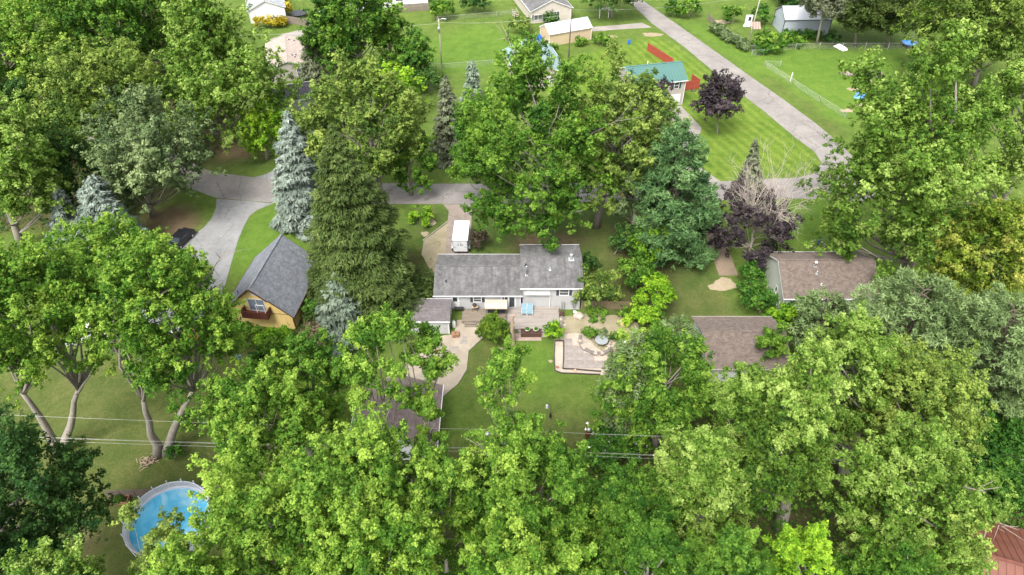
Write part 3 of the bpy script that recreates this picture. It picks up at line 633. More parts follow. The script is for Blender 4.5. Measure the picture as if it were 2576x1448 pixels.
_p, _ = af.surf('W', -.05, 5.65, .03); MB().lathe([(.36, -.02), (.36, .05)], n=20).build('round_vent', M_WHITE, af.root, loc=_p).rotation_euler = (math.pi / 2, 0, _rz)
_p, _ = af.surf('W', 0, 2.5, .03); MB().box((0, 0, 0), (8.2, .03, .06)).build('belt_board', M_BROWNTRIM, af.root, loc=_p, rz=_rz)
_dm = MB()   # projecting gable hood over the balcony
hx = -4.8
for sg in (-1, 1):
    _dm.beam((hx - .78, sg * 1.95, RIDGE - 1.95 * af.sl + .06), (hx - .78, sg * .03, RIDGE + .06), .06, .2)
_dm.build('hood_trim', M_BROWNTRIM, af.root)
_hd = MB()
for sg in (-1, 1):
    q = [(hx - .8, sg * 1.95, RIDGE - 1.95 * af.sl + .05), (hx - .3, sg * 1.95, RIDGE - 1.95 * af.sl + .05), (hx - .3, 0, RIDGE + .05), (hx - .8, 0, RIDGE + .05)]
    _hd.face(q, [(p[0], p[1]) for p in q])
_hd.build('hood', S_BLUEGREY, af.root)
af.vent(-3.8, 2.6, .55, .05, M_BLACK, .2)

# --- brown-roofed house on the right and its garage
br = Bld('house', 'sage sided house under a wide brown shingle roof right of the vine mass', 'house', 39.95, 66.8, 0, 11.7, 8.6, 3.1, 5.6, M_SIDE_GREEN, S_BROWN, ohe=.35, ohg=.3)
br.window('W', 1.5, 1.9, .55, .8, sash=1); br.window('W', 3.2, 1.0, .7, .7); br.window('S', 4.1, 1.4, 1.1, 1.0); br.window('S', -2.2, 1.6, 1.2, 1.0)
br.vent(-1.6, -.75, .75, .11, M_WHITE, .35, True); br.vent(-1.55, -1.7, .5, .07, None, .25); br.vent(-1.2, -3.0, .3, .06, M_WHITE, .2); br.vent(2.9, -3.9, .35, .06, M_WHITE, .2)
gb = Bld('garage', 'pale garage under a plain brown shingle roof between the bright maples', 'garage', 26.9, 55.4, 0, 9.1, 7.8, 2.5, 4.3, M_SIDE_GREEN, S_BROWN, M_SIDE_TAUPE, ohe=.35, ohg=.3)
gb.window('W', 1.0, 1.4, .6, .8)
# --- garage half hidden by the front maples
hg = Bld('garage', 'garage with dark mauve shingle roof mostly hidden by the front maples', 'garage', -12.2, 44.7, math.pi / 2, 7.6, 8.4, 2.5, 4.3, M_SIDE_GREY, S_HID, ohe=.4, ohg=.35)
hg.door('W', 1.2, 2.6, 2.1, .05, name='garage_door'); 
# --- green-roofed house up the street
gg = Bld('house', 'two storey taupe house with green metal roof and white garage door by the lawn', 'house', 26.3, 122.0, R_(12.5), 10.6, 7.0, 5.0, 7.0, M_SIDE_TAUPE, M_GREENRF, ohe=.35, ohg=.3, panels=.55)
gg.window('S', 3.6, 4.05, .85, 1.15, shutter=M_SHUTG); gg.window('S', .6, 4.05, .85, 1.15, shutter=M_SHUTG); gg.window('S', -2.6, 4.05, .85, 1.15, shutter=M_SHUTG)
_gd = gg.door('S', 2.2, 4.9, 2.15, .05, name='garage_door'); 
for i in range(3): MB().box((0, -.02, -.55 + i * .55), (4.8, .012, .02)).build('panel_joint', M_SIDE_GREY, _gd)
gg.vent(-1.0, .5, .7, .08, M_WHITE)
g2 = Bld('house', 'single storey house with faded green metal roof behind the central maple', 'house', 4.6, 133.0, R_(12.5) + math.pi / 2, 13.0, 9.6, 2.8, 4.7, M_SIDE_BEIGE, M_GREENRF2, ohe=.4, ohg=.35, panels=.6)
g2.window('W', -2, 1.6, 1.0, 1.1); g2.window('W', 2, 1.6, 1.0, 1.1)
# --- far houses along the back street
tg = Bld('garage', 'tan sided long garage with pale metal roof behind the wooden pole', 'garage', 11.96, 151.0, R_(23.2), 10.3, 4.7, 2.75, 4.1, M_SIDE_TAN, M_BLUERF, ohe=.2, ohg=.15, panels=.9)
th = Bld('house', 'beige house with dark streaked roof and bay window at the top of the view', 'house', 7.1, 169.0, R_(15) + math.pi / 2, 16, 9.6, 2.9, 5.1, M_SIDE_BEIGE, S_GREY, ohe=.4, ohg=.35)
th.window('W', 1.3, 1.6, 1.3, 1.2, sash=3); th.window('W', -3.2, 1.3, 1.9, 1.1, sash=3, shutter=M_SHUT)
for _x, _y in ((-3, 2.0), (-1, 2.6), (2, 2.2)): th.vent(_x, _y, .5, .08, M_WHITE)
wb = Bld('barn', 'pale steel barn with white metal roof behind the tall pines', 'barn', 66.2, 156.6, R_(2), 10.6, 6.4, 3.4, 5.3, M_METAL_BLUE, M_WHITERF, M_DARKM, ohe=.15, ohg=.12, lap=3.4, panels=.9)
_wd = wb.door('W', -.5, 2.6, 2.7, .05, m=M_METAL_BLUE, frame=.14, name='barn_door')
_rb = MB().box((0, 0, 0), (.05, .03, 3.1)).mesh('rib', M_METAL_BLUE)
for i in range(26): place('rib', _rb, wb.root, (-5.2 + i * .416, -3.235, 1.6))
pk = Bld('house', 'taupe bungalow with pinkish tan shingle roof left of the dark spruce', 'house', -46.2, 136.3, R_(16) + math.pi / 2, 13, 7.6, 2.8, 4.15, M_SIDE_TAUPE, S_PINK, ohe=.35, ohg=.3)
pk.window('W', 1.9, 1.6, .85, 1.5); _p, _rz = pk.surf('W', .2, .9, .12); MB().box((0, 0, 0), (.7, .35, .4)).build('air_conditioner', M_DARKM, pk.root, loc=_p, rz=_rz)
for _x, _y in ((-3.4, -1.1), (-2.8, -1.8), (-4.0, -1.6), (4.6, -.8), (4.6, -1.8), (-3.6, -3.2)): pk.vent(_x, _y, .2, .1, M_BLACK, .3)
dk = Bld('garage', 'garage with plain charcoal shingle roof between two leafy trees', 'garage', -41.3, 120.0, R_(18), 7.4, 6.4, 2.4, 3.9, M_SIDE_GREY, S_DARK, ohe=.4, ohg=.3)
gh = Bld('house', 'white sided house with light grey shingle roof above the golden hedge', 'house', -59.5, 168.5, R_(18) + math.pi / 2, 15, 8.0, 3.0, 4.9, M_WHITE, S_LIGHT, ohe=.35, ohg=.3)
gh.vent(-3.5, -1.4, .2, .1, M_BLACK); gh.vent(-1, -1.4, .2, .1, M_BLACK)
wh = Bld('house', 'white house with black trim and glazed double door behind the big back trees', 'house', -33.2, 172.5, R_(14), 24, 8.0, 4.6, 6.6, M_WHITE, S_LIGHT, M_SHUT, ohe=.35, ohg=.3)
_d = wh.door('S', -9.4, 2.0, 2.1, .9, m=M_WHITE, name='double_door')
for _x in (-.5, .5): MB().box((_x, -.02, 0), (.7, .02, 1.7)).build('pane', M_GLASS, _d)
for _x in (-5, 0, 5, 9.5): wh.window('S', _x, 2.6, 1.4, 1.3, sash=3)
wsd = Bld('shed', 'narrow white lean shed standing in front of the white house', 'shed', -42.2, 158.3, R_(14), 3.6, 2.6, 3.2, 3.7, M_WHITE, M_WHITERF, ohe=.12, ohg=.1, panels=.9)
lw = Bld('house', 'long low white house beyond the wooden back fence', 'house', -13.5, 182.5, R_(10), 20, 7, 2.9, 4.4, M_WHITE, S_LIGHT, M_SHUT)
lw.window('S', -5.5, 1.7, 1.6, 1.2, sash=3); lw.window('S', -1.5, 1.5, 1.4, 1.5, sash=3); lw.window('S', 4, 1.7, 2.4, 1.2, sash=3)
rw = Bld('house', 'far white house at the top edge beyond the chain link fence', 'house', 2.0, 192.5, R_(10), 12, 7, 2.9, 4.6, M_WHITE, S_LIGHT)
rw.window('S', -2, 1.6, 1.2, 1.1); rw.window('S', 2.5, 1.6, 1.2, 1.1)
gs = Bld('shed', 'grey weathered shed beyond the pale steel barn', 'shed', 66.0, 181.0, R_(5), 6, 4, 3.0, 4.2, M_METAL_BLUE, M_WHITERF, panels=.9)
# --- rust red roof at the lower right corner
rr = Bld('house', 'house with rust red standing seam metal roof in the lower right corner', 'house', 46.9, 25.7, R_(-19), 15, 9.4, 3.2, 5.2, M_SIDE_BEIGE, M_RUST, M_BROWNTRIM, ohe=.45, ohg=.4, panels=.62)
rr.window('W', 0, 1.6, 1.0, 1.1)

# ------------------------------------------------------------------ decks
dk1 = empty('deck', (0, 0, 0), 0, 'weathered wooden deck along the back wall of the split level house', 'deck')
def planks(name, x0, x1, y0, y1, z, w, m, parent, along='x'):
    mb = MB(); n = int((y1 - y0) / w) if along == 'x' else int((x1 - x0) / w)
    for i in range(n):
        rr_ = random.Random(i); dz = rr_.uniform(-.006, .006)
        if along == 'x': mb.box(((x0 + x1) / 2, y0 + (i + .5) * w, z - .02 + dz), (x1 - x0 - rr_.uniform(0, .03), w - .014, .04))
        else: mb.box((x0 + (i + .5) * w, (y0 + y1) / 2, z - .02 + dz), (w - .014, y1 - y0 - rr_.uniform(0, .03), .04))
    o = mb.build(name, m, parent); o['kind'] = 'stuff'; return o
DZ = .42
planks('planking', -.6, 5.95, 59.6, 63.4, DZ, .14, M_DECK, dk1)
planks('planking', -6.3, -.62, 61.0, 63.3, DZ - .03, .14, M_DECKOLD, dk1)
_f = MB(); _f.box((2.7, 59.58, .2), (6.6, .05, .38)); _f.box((5.97, 61.5, .2), (.05, 3.8, .38)); _f.box((-3.4, 60.98, .19), (5.7, .05, .35)); _f.box((-6.32, 62.1, .19), (.05, 2.3, .35)); _f.build('rim_board', M_DECKOLD, dk1)
_st = MB()
for i, (yy, zz) in enumerate(((60.75, .27), (60.45, .13))): _st.box((-5.2, yy, zz - .03), (1.5, .32, .06))
_st.build('step', M_DECKOLD, dk1)
_st = MB()
for i, (yy, zz) in enumerate(((59.42, .28), (59.12, .14))): _st.box((2.75, yy, zz - .03), (3.9, .3, .06))
_st.build('step', M_DECK, dk1)
MB().box((2.3, 58.85, .012 + .03), (4.2, .6, .06)).build('ground_board', M_PINKSTEP, dk1)
MB().box((4.4, 63.25, .3), (3.3, .35, .55)).build('ledge', M_DECK, dk1)
# things on the deck
pb = empty('planter_box', (2.35, 59.0, 0), 0, 'long dark planter trough set against the front steps of the deck', 'planter')
_b = MB()
for c, d in (((0, -.42, .33), (2.5, .06, .6)), ((0, .42, .33), (2.5, .06, .6)), ((-1.22, 0, .33), (.06, .78, .6)), ((1.22, 0, .33), (.06, .78, .6)), ((0, 0, .3), (2.38, .78, .5))): _b.box(c, d)
_b.build('trough', M_BROWNTRIM, pb)
def leaf_tuft(parent, c, r, n, m, seed, name='foliage', lf=.14, up=.5):
    rng = np.random.default_rng(seed); d = rng.normal(size=(n, 3)); d /= np.linalg.norm(d, axis=1)[:, None]; d[:, 2] = np.abs(d[:, 2]) * .9
    P = np.array(c) + d * (r * rng.uniform(.4, 1, (n, 1)) ** .6)
    return leaf_cloud(name, P, d + np.array([0, 0, up]) + rng.normal(size=(n, 3)) * .4, rng.uniform(.7, 1.3, n) * lf, rng.normal(.5, .2, n), m, parent, rng)
def leaf_cloud(name, P, N, Lf, tint, m, parent, rng, D=None, aspect=.85, fold=.16):
    """one mesh of folded kite leaves: P centres, N facing, Lf lengths, D growth direction"""
    n = len(P); N = N / (np.linalg.norm(N, axis=1)[:, None] + 1e-9)
    if D is None: D = rng.normal(size=(n, 3))
    D = D - N * np.sum(D * N, axis=1)[:, None]; D /= (np.linalg.norm(D, axis=1)[:, None] + 1e-9)
    S = np.cross(N, D); l = Lf[:, None]
    V = np.empty((n, 3, 3), dtype=np.float32)      # one blade: a broad base and a drooping tip
    V[:, 0] = P + D * l * .55 - N * l * fold; V[:, 1] = P + S * l * aspect * .5 - D * l * .42; V[:, 2] = P - S * l * aspect * .5 - D * l * .42
    me = bpy.data.meshes.new(name)
    me.vertices.add(n * 3); me.vertices.foreach_set('co', V.ravel())
    me.loops.add(n * 3); me.loops.foreach_set('vertex_index', np.arange(n * 3, dtype=np.int32))
    me.polygons.add(n); me.polygons.foreach_set('loop_start', np.arange(0, n * 3, 3, dtype=np.int32))
    a = me.attributes.new('tint', 'FLOAT', 'FACE'); a.data.foreach_set('value', np.clip(tint, 0, 1).astype(np.float32))
    me.update(calc_edges=True); me.materials.append(m)
    o = bpy.data.objects.new(name, me); COL.objects.link(o); o['kind'] = 'stuff'
    if parent: o.parent = parent
    global NLEAF; NLEAF += n
    return o
NLEAF = 0
for i, x in enumerate((-.45, .6)):
    p = empty('flower_pot', (2.35 + x, 59.0, .6), 0, ('left' if i == 0 else 'right') + ' one of two pale pots with green plants on the dark trough', 'flower pot', 'pale pots on the planter trough')
    MB().lathe([(.2, 0), (.3, .34), (.33, .34), (.33, .42), (.26, .42), (.25, .36)], n=14).build('pot', M_POT, p, True)
    leaf_tuft(p, (0, 0, .38), .32, 150, L['vine'], i + 3)
_c = None
for i, x in enumerate((1.55, 2.3)):
    c = empty('lounge_chair', (x, 62.55, DZ + .02), 0, ('left' if i == 0 else 'right') + ' of the two pale blue sling chairs on the deck', 'chair', 'pale blue chairs on the deck')
    MB().beam((0, -.65, .36), (0, .1, .40), .6, .03).build('seat', M_BLUECH, c)
    MB().beam((0, .1, .40), (0, .55, 1.05), .6, .03).build('backrest', M_BLUECH, c)
    for sx in (-.32, .32):
        MB().tube([(sx, -.7, 0), (sx, -.66, .36), (sx, .1, .4), (sx, .56, 1.06)], .02, 5).build('frame', M_WHITE, c)
        MB().tube([(sx, .35, 0), (sx, .12, .4)], .02, 5).build('leg', M_WHITE, c)
sw = empty('patio_swing', (-2.0, 62.2, DZ), 0, 'canopied patio swing with faded beige canvas top on the deck', 'swing')
_t = MB(); _t.face([(-1.4, -.75, 1.75), (1.4, -.75, 1.75), (1.4, .0, 2.02), (-1.4, .0, 2.02)]); _t.face([(-1.4, 0, 2.02), (1.4, 0, 2.02), (1.4, .75, 1.85), (-1.4, .75, 1.85)])
_t.face([(-1.4, -.75, 1.6), (1.4, -.75, 1.6), (1.4, -.75, 1.75), (-1.4, -.75, 1.75)]); _t.build('canopy', M_CANVAS, sw)
for sx in (-1.25, 1.25): MB().tube([(sx, -.7, 0), (sx, 0, 1.95), (sx, .7, 0)], .03, 6).build('frame', M_DARKM, sw)
MB().box((0, .05, .5), (2.2, .55, .1)).build('seat', M_BLACK, sw); MB().beam((0, .35, .55), (0, .5, 1.1), 2.2, .08).build('backrest', M_BLACK, sw)
gr = empty('grill', (-4.75, 62.9, DZ), 0, 'small outdoor grill cart with wooden shelf beside the back door', 'grill')
MB().box((0, 0, .72), (.75, .5, .1)).build('shelf', M_TANSTONE, gr); MB().lathe([(.1, .78), (.3, .9), (.3, 1.02), (.12, 1.15)], n=12).build('lid', M_BLACK, gr, True)
for sx in (-.32, .32):
    for sy in (-.2, .2): MB().box((sx, sy, .34), (.05, .05, .68)).build('leg', M_DARKM, gr)
bn = empty('storage_bench', (-6.75, 62.95, DZ), 0, 'low dark bench against the wall below the back door', 'bench')
MB().box((0, 0, .36), (1.2, .45, .08)).build('seat', M_BLACK, bn)
for sx in (-.5, .5): MB().box((sx, 0, .16), (.08, .4, .32)).build('leg', M_BLACK, bn)
pr = empty('gas_cylinder', (-7.25, 60.3, 0), 0, 'white upright gas cylinder between shed and deck steps', 'gas cylinder')
MB().lathe([(.2, 0), (.22, .1), (.22, .95), (.15, 1.08), (.05, 1.12)], n=14).build('tank', M_WHITE, pr, True); MB().lathe([(.1, 1.1), (.1, 1.2)], n=8).build('valve', M_GALV, pr)
tp = empty('flower_pot', (-7.0, 58.75, 0), .2, 'square terracotta planter by the shed corner', 'flower pot')
MB().box((0, 0, .28), (.75, .6, .5), taper=1.12).build('pot', M_TERRA, tp); leaf_tuft(tp, (0, 0, .5), .2, 60, L['brush'], 9, lf=.1)
for i, (x, y, w, h) in enumerate(((-5.9, 57.7, .85, .55), (-5.85, 58.4, .55, .5), (-7.1, 56.6, 1.15, .75))):
    o = MB().box((0, 0, .03), (w, h, .06)).build('paving_slab', P_WHITE, loc=(x, y, .013)); tag(o, ['pale stepping slab at the foot of the deck stairs', 'narrow stepping slab nearer the deck stairs', 'large pale slab before the shed door'][[1, 0, 2][i]], 'paving slab', 'stepping slabs by the shed')
bx = empty('brick_stack', (-8.9, 56.2, 0), .25, 'little stack of pinkish bricks by the shed front', 'bricks')
_bm = MB().box((0, 0, .05), (.4, .14, .1)).mesh('brick', M_TERRA)
for i in range(6): place('brick', _bm, bx, (-.5 + (i % 3) * .42, (i // 3) * .16, 0), .1 * (i % 2))
# wire obelisk / rack, chimenea, bucket by the wall
ob = empty('plant_trellis', (6.55, 63.2, 0), 0, 'black wire trellis leaning on the pale house wall', 'trellis')
_t = MB()
for sx in (-.18, .18): _t.tube([(sx, 0, 0), (sx, .12, 1.5)], .018, 4)
for z in np.linspace(.2, 1.5, 8): _t.tube([(-.18, .08 * z, z), (.18, .08 * z, z)], .012, 4)
_t.build('frame', M_BLACK, ob)
ch = MB().lathe([(.22, 0), (.34, .2), (.3, .5), (.13, .7), (.13, .95)], n=12).build('fire_pot', M_BROWNTRIM, loc=(6.35, 62.4, 0), smooth=True); tag(ch, 'dark brown clay fire pot at the deck corner', 'fire pot')
bk = empty('bucket', (8.0, 62.6, 0), 0, 'white bucket standing by the house wall', 'bucket'); MB().lathe([(.17, 0), (.21, .45), (.23, .45), (.23, .5), (.2, .5)], n=12).build('pail', M_WHITE, bk, True); MB().tube([(.22 * math.cos(a), 0, .48 + .16 * math.sin(a)) for a in np.linspace(0, math.pi, 8)], .01, 4).build('handle', M_GALV, bk)
lf_ = MB()
for i in range(8): lf_.tube([(6.9 + .1 * math.sin(i), 63.0, .1 + i * .02), (7.6, 63.0, .3)], .02, 4)

def rock(name, loc, r, m, seed, label=None, cat='rock', group=None, flat=.65):
    rng = random.Random(seed); mb = MB(); n, k = 8, 5; P = []
    for i in range(k + 1):
        th = math.pi * i / k
        for j in range(n):
            a = 2 * math.pi * j / n; q = 1 + .28 * mnoise.noise(Vector((math.cos(a) * 1.4 + seed * 3.1, math.sin(a) * 1.4, th * 1.3)))
            P.append((r * q * math.sin(th) * math.cos(a), r * q * .85 * math.sin(th) * math.sin(a), r * flat * q * math.cos(th)))
    F = [(i * n + j, (i + 1) * n + j, (i + 1) * n + (j + 1) % n, i * n + (j + 1) % n) for i in range(k) for j in range(n)]
    mb.idx(P, F); o = mb.build(name, m, loc=(loc[0], loc[1], loc[2] + r * flat * .55), rz=rng.uniform(0, 6), smooth=False)
    return tag(o, label, cat, group)
rock('boulder', at(1542, 848.5), .1, M_STONE, 1) if False else None
rock('boulder', at(1455, 798), .72, M_STONE, 2, 'large rounded grey boulder on the gravel near the house corner', 'boulder')
rock('boulder', at(1568, 815), .62, M_TANSTONE, 3, 'orange tan boulder at the far edge of the weedy gravel', 'boulder')
for i, (x, y, r) in enumerate(((1408, 792, .3), (1413, 799, .26), (1409, 806, .34), (1415, 812, .3), (1407, 817, .32), (1412, 823, .28), (1404, 828, .3), (1418, 803, .22), (1420, 820, .24), (1401, 822, .22))):
    rock('rock', at(x, y), r, M_DARKSTONE if i % 2 else M_STONE, 10 + i, ['first', 'second', 'third', 'fourth', 'fifth', 'sixth', 'seventh', 'eighth', 'ninth', 'tenth'][i] + (' dark' if i % 2 else ' pale') + ' rock from the house along the deck edge', 'rock', 'rocks along the deck edge')

# ------------------------------------------------------------------ gravel garden
tm = empty('timber_edging', (0, 0, 0), 0, 'dark rotting timber edging round the pea gravel bed', 'edging')
def plane_beams(pts, w, h, m, parent, name):
    for a, b in zip(pts[:-1], pts[1:]):
        A, B = at(*a), at(*b); A.z = B.z = h / 2 + .016
        MB().beam(A, B, w, h).build(name, m, parent)
plane_beams([(1396, 859), (1418, 859), (1418, 893), (1416, 929), (1440, 930), (1512, 936)], .13, .14, M_TIMBER, tm, 'timber')
plane_beams([(1396, 859), (1394, 897), (1396, 934), (1412, 940), (1510, 944)], .11, .14, M_TIMBER, tm, 'timber')
_o0 = at(1420, 930)
for i, (cx_, cy_) in enumerate([(0, 0), (1, 0), (2, 0), (3, 0), (0, 1), (1, 1), (2, 1), (0, 2), (1, 2), (0, 3)]):
    o = MB().box((0, 0, .015), (1.19, 1.19, .03 + .004 * (i % 3))).build('paving_slab', P_SLAB, loc=(_o0.x + .62 + cx_ * 1.22, _o0.y + .75 + cy_ * 1.22, .019)); tag(o, 'grey square paver laid in the pea gravel bed', 'paver', 'square pavers in the gravel bed')
wl_ = empty('stone_wall', (0, 0, 0), 0, 'low curved dry stone wall round the patio table', 'stone wall')
_rng = random.Random(5)
for ring in range(2):
    for i in range(15):
        a = R_(165 + i * 10.5); c = at(1508, 863); q = (c.x - .3 + 2.1 * math.cos(a), c.y + .2 + 2.2 * math.sin(a))
        MB().box((0, 0, 0), (.42, .34 + .1 * _rng.random(), .2)).build('stone', M_DARKSTONE if _rng.random() < .7 else M_STONE, wl_, loc=(q[0], q[1], .12 + ring * .2), rz=a + math.pi / 2 + _rng.uniform(-.1, .1))
pt = empty('patio_table', at(1512, 866), 0, 'round pale metal patio table inside the curved stone wall', 'table')
MB().lathe([(.78, .7), (.8, .72), (.8, .75), (.4, .77)], n=24).build('top', M_GALV, pt)
for a in range(4): MB().tube([(.5 * math.cos(a * 1.57 + .7), .5 * math.sin(a * 1.57 + .7), 0), (.25 * math.cos(a * 1.57 + .7), .25 * math.sin(a * 1.57 + .7), .71)], .03, 5).build('leg', M_DARKM, pt)
for i, (x, y, r) in enumerate(((1531, 872, .25), (1536, 877, .3), (1541, 872, .22), (1527, 880, .28), (1546, 867, .26), (1533, 865, .2), (1523, 888, .3), (1551, 876, .24), (1540, 884, .2))):
    rock('rock', at(x, y), r, M_STONE, 30 + i, 'pale stone lying loose right of the round patio table', 'rock', 'stones by the patio table')
rock('boulder', at(1577, 865), .75, M_FLOWER, 50, 'whitish boulder among grasses at the right of the garden', 'boulder')
rock('rock', at(1447, 934), .25, M_TANSTONE, 51, 'small tan stone on the front timber of the gravel bed', 'rock')
rock('rock', at(1402, 925), .2, M_TERRA, 52, 'reddish stone in the front left corner of the gravel bed', 'rock')
# hem of pale edging round the gravel court
ed = empty('lawn_edging', (0, 0, 0), 0, 'pale curved edging strip between gravel court and lawn', 'edging')
plane_beams([(1214, 851), (1178, 884), (1173, 932), (1152, 966), (1110, 1002)], .10, .12, M_EDGE, ed, 'strip')
ed2 = empty('lawn_edging', (0, 0, 0), 0, 'straight timber edging beside the trailer driveway gravel', 'edging')
plane_beams([(1127, 558), (1064, 606)], .10, .12, M_EDGE, ed2, 'strip')

# ------------------------------------------------------------------ trailer on the drive
tl = empty('cargo_trailer', (-7.2, 77.0, 0), R_(-.8), 'white enclosed cargo trailer parked on the drive behind the house', 'trailer')
TW, TLn, TZ0, TZ1 = 2.13, 4.6, .5, 2.5
_b = MB(); _b.box((0, 0, (TZ0 + TZ1) / 2), (TW, TLn, TZ1 - TZ0 - .01)); _b.build('body', M_TRAILER, tl)
_r = MB(); _r.idx([(-TW / 2 - .02, -TLn / 2 - .02, TZ1), (TW / 2 + .02, -TLn / 2 - .02, TZ1), (TW / 2 + .02, TLn / 2, TZ1), (-TW / 2 - .02, TLn / 2, TZ1), (0, -TLn / 2 - .02, TZ1 + .09), (0, TLn / 2, TZ1 + .09)], [(0, 1, 4), (3, 5, 2), (0, 4, 5, 3), (1, 2, 5, 4), (3, 2, 1, 0)]); _r.build('roof', M_TRAILRF, tl)
_fr = MB()
for sx in (-1, 1): _fr.box((sx * (TW / 2 - .05), -TLn / 2 - .012, 1.5), (.07, .03, 1.95))
_fr.box((0, -TLn / 2 - .012, 2.46), (TW, .03, .08)); _fr.box((0, -TLn / 2 - .012, .52), (TW, .05, .1)); _fr.build('rear_frame', M_DARKM, tl)
_rd = MB().box((0, -TLn / 2 - .015, 1.5), (TW - .2, .03, 1.8)).build('ramp_door', M_TRAILER, tl)
for sx in (-.85, .85): MB().beam((sx, -TLn / 2 - .045, 1.35), (sx * .72, -TLn / 2 - .045, 1.35), .03).build('latch', M_DARKM, _rd)
_lg = MB(); y = -TLn / 2 - .034
for x0, x1, z0, z1 in ((-.36, -.28, 1.62, 1.86), (-.3, -.2, 1.60, 1.68), (-.3, -.2, 1.8, 1.88), (-.03, .12, 1.6, 1.7), (.02, .14, 1.76, 1.88), (.16, .4, 1.58, 1.64), (.16, .38, 1.68, 1.74), (.18, .4, 1.79, 1.85)): _lg.face([(x0, y, z0), (x1, y, z0), (x1, y, z1), (x0, y, z1)])
_lg.build('emblem', M_SHUT, _rd)
_tx = MB()
_rng = random.Random(2)
for row, (zz, n, w) in enumerate(((2.18, 11, .8), (2.08, 9, .62), (2.0, 8, .55))):
    for i in range(n):
        x0 = -w / 2 + i * w / n; _tx.face([(x0, y, zz), (x0 + w / n * .7, y, zz), (x0 + w / n * .7, y, zz + .055), (x0, y, zz + .055)])
_tx.face([(-.75, y, .95), (.75, y, .95), (.75, y, .965), (-.75, y, .965)]); _tx.build('lettering', M_SIDE_GREY, _rd)
MB().box((-.62, y - .004, .66), (.3, .02, .15)).build('number_plate', M_WHITE, tl)
for sx in (-1, 1):
    MB().box((sx * (TW / 2 + .12), -.9, .78), (.26, 1.9, .06)).build('fender', M_TRAILER, tl)
    for yy in (-1.35, -.45):
        w = MB().tube([(sx * (TW / 2 + .03), yy, .34), (sx * (TW / 2 + .23), yy, .34)], .34, 14).build('wheel', M_RUBBER, tl)
        MB().tube([(sx * (TW / 2 + .20), yy, .34), (sx * (TW / 2 + .245), yy, .34)], .19, 10).build('rim', M_GALV, w)
MB().beam((0, TLn / 2, .5), (0, TLn / 2 + 1.1, .5), .1).build('tow_bar', M_DARKM, tl)

# ------------------------------------------------------------------ cars under the left trees
def car(name, label, x, y, rz, paint, kind='car', group=None):
    c = empty(name, (x, y, 0), rz, label, 'car' if kind != 'van' else 'van', group)
    Ln, W, H = (4.5, 1.8, 1.45) if kind == 'car' else (5.1, 1.95, 1.85)
    prof = [(-Ln / 2, .35), (-Ln / 2, .75), (-Ln / 2 + .9, .92), (-Ln / 2 + 1.5, H - .06), (-Ln / 2 + 1.8, H), (Ln / 2 - 1.1, H), (Ln / 2 - .45, .95), (Ln / 2 - .05, .9), (Ln / 2, .35)] if kind == 'car' else [(-Ln / 2, .35), (-Ln / 2, .9), (-Ln / 2 + .9, 1.08), (-Ln / 2 + 1.7, H), (Ln / 2 - .3, H), (Ln / 2, 1.1), (Ln / 2, .35)]
    b = MB(); n = len(prof); P = []
    for sy in (-1, 1):
        for (px_, pz) in prof: P.append((px_, sy * W / 2 * (.86 if pz > 1.0 else 1.0), pz))
    b.idx(P, [tuple(range(n)), tuple(range(2 * n - 1, n - 1, -1))] + [(i, n + i, n + (i + 1) % n, (i + 1) % n)[::-1] for i in range(n)]); b.build('body', paint, c)
    i0 = 2 if kind == 'car' else 2
    a, d = Vector((prof[i0][0], 0, prof[i0][1])), Vector((prof[i0 + 1][0], 0, prof[i0 + 1][1]))
    MB().beam(a * .92 + d * .08 + Vector((-.02, 0, .02)), a * .05 + d * .95 + Vector((-.02, 0, .02)), W * .78, .03).build('windscreen', M_GLASS, c)
    e, f = (prof[5], prof[6]) if kind == 'car' else (prof[4], prof[5])
    e, f = Vector((e[0], 0, e[1])), Vector((f[0], 0, f[1])); MB().beam(e * .9 + f * .1 + Vector((.02, 0, .02)), e * .1 + f * .9 + Vector((.02, 0, .02)), W * .74, .03).build('rear_window', M_GLASS, c)
    for sy in (-1, 1):
        MB().box((.15, sy * W * .447, H - .3), (Ln * .42, .04, .34)).build('side_window', M_GLASS, c)
        for sx in (-1, 1):
            w = MB().tube([(sx * Ln * .31, sy * (W / 2 - .2), .32), (sx * Ln * .31, sy * (W / 2 + .01), .32)], .32, 14).build('wheel', M_RUBBER, c)
            MB().tube([(sx * Ln * .31, sy * (W / 2), .32), (sx * Ln * .31, sy * (W / 2 + .02), .32)], .19, 10).build('rim', M_GALV, w)
            MB().box((sx * (Ln / 2 + .005), sy * W * .36, .7), (.03, .3, .12)).build('headlight' if sx < 0 else 'tail_light', M_WHITE if sx < 0 else M_TERRA, c)
    return c
_q = at(458, 610); car('parked_car', 'black car showing beside the grey drive left of the chalet', _q.x, _q.y, R_(75), M_CARBLACK)
_q = at(420, 800); car('parked_car', 'silver car half hidden under the left front maples', _q.x, _q.y, R_(10), M_CARGREY)
_q = at(370, 770); car('parked_van', 'pale grey van behind the silver car under the maples', _q.x, _q.y, R_(95), M_CARGREY, 'van')
_q = at(465, 820); car('parked_car', 'white car glimpsed through maple leaves nearest the yellow loader', _q.x, _q.y, R_(60), M_CARWHITE)
_q = at(230, 850); car('parked_van', 'white van farthest left under the maple crowns', _q.x, _q.y, R_(20), M_CARWHITE, 'van')
ld = empty('loader', (*at(497, 862)[:2], 0), R_(30), 'yellow garden loader with lifted arm beside the left maples', 'loader')
MB().box((0, 0, .75), (1.5, 1.0, .7)).build('body', M_YELLOW, ld); MB().box((.3, 0, 1.5), (.7, .9, .8)).build('cab', M_YELLOW, ld)
MB().beam((-.4, .0, 1.0), (-1.6, .0, 1.9), .16).build('arm', M_YELLOW, ld); MB().beam((-1.6, 0, 1.9), (-2.0, 0, 1.2), .7, .08).build('bucket', M_DARKM, ld)
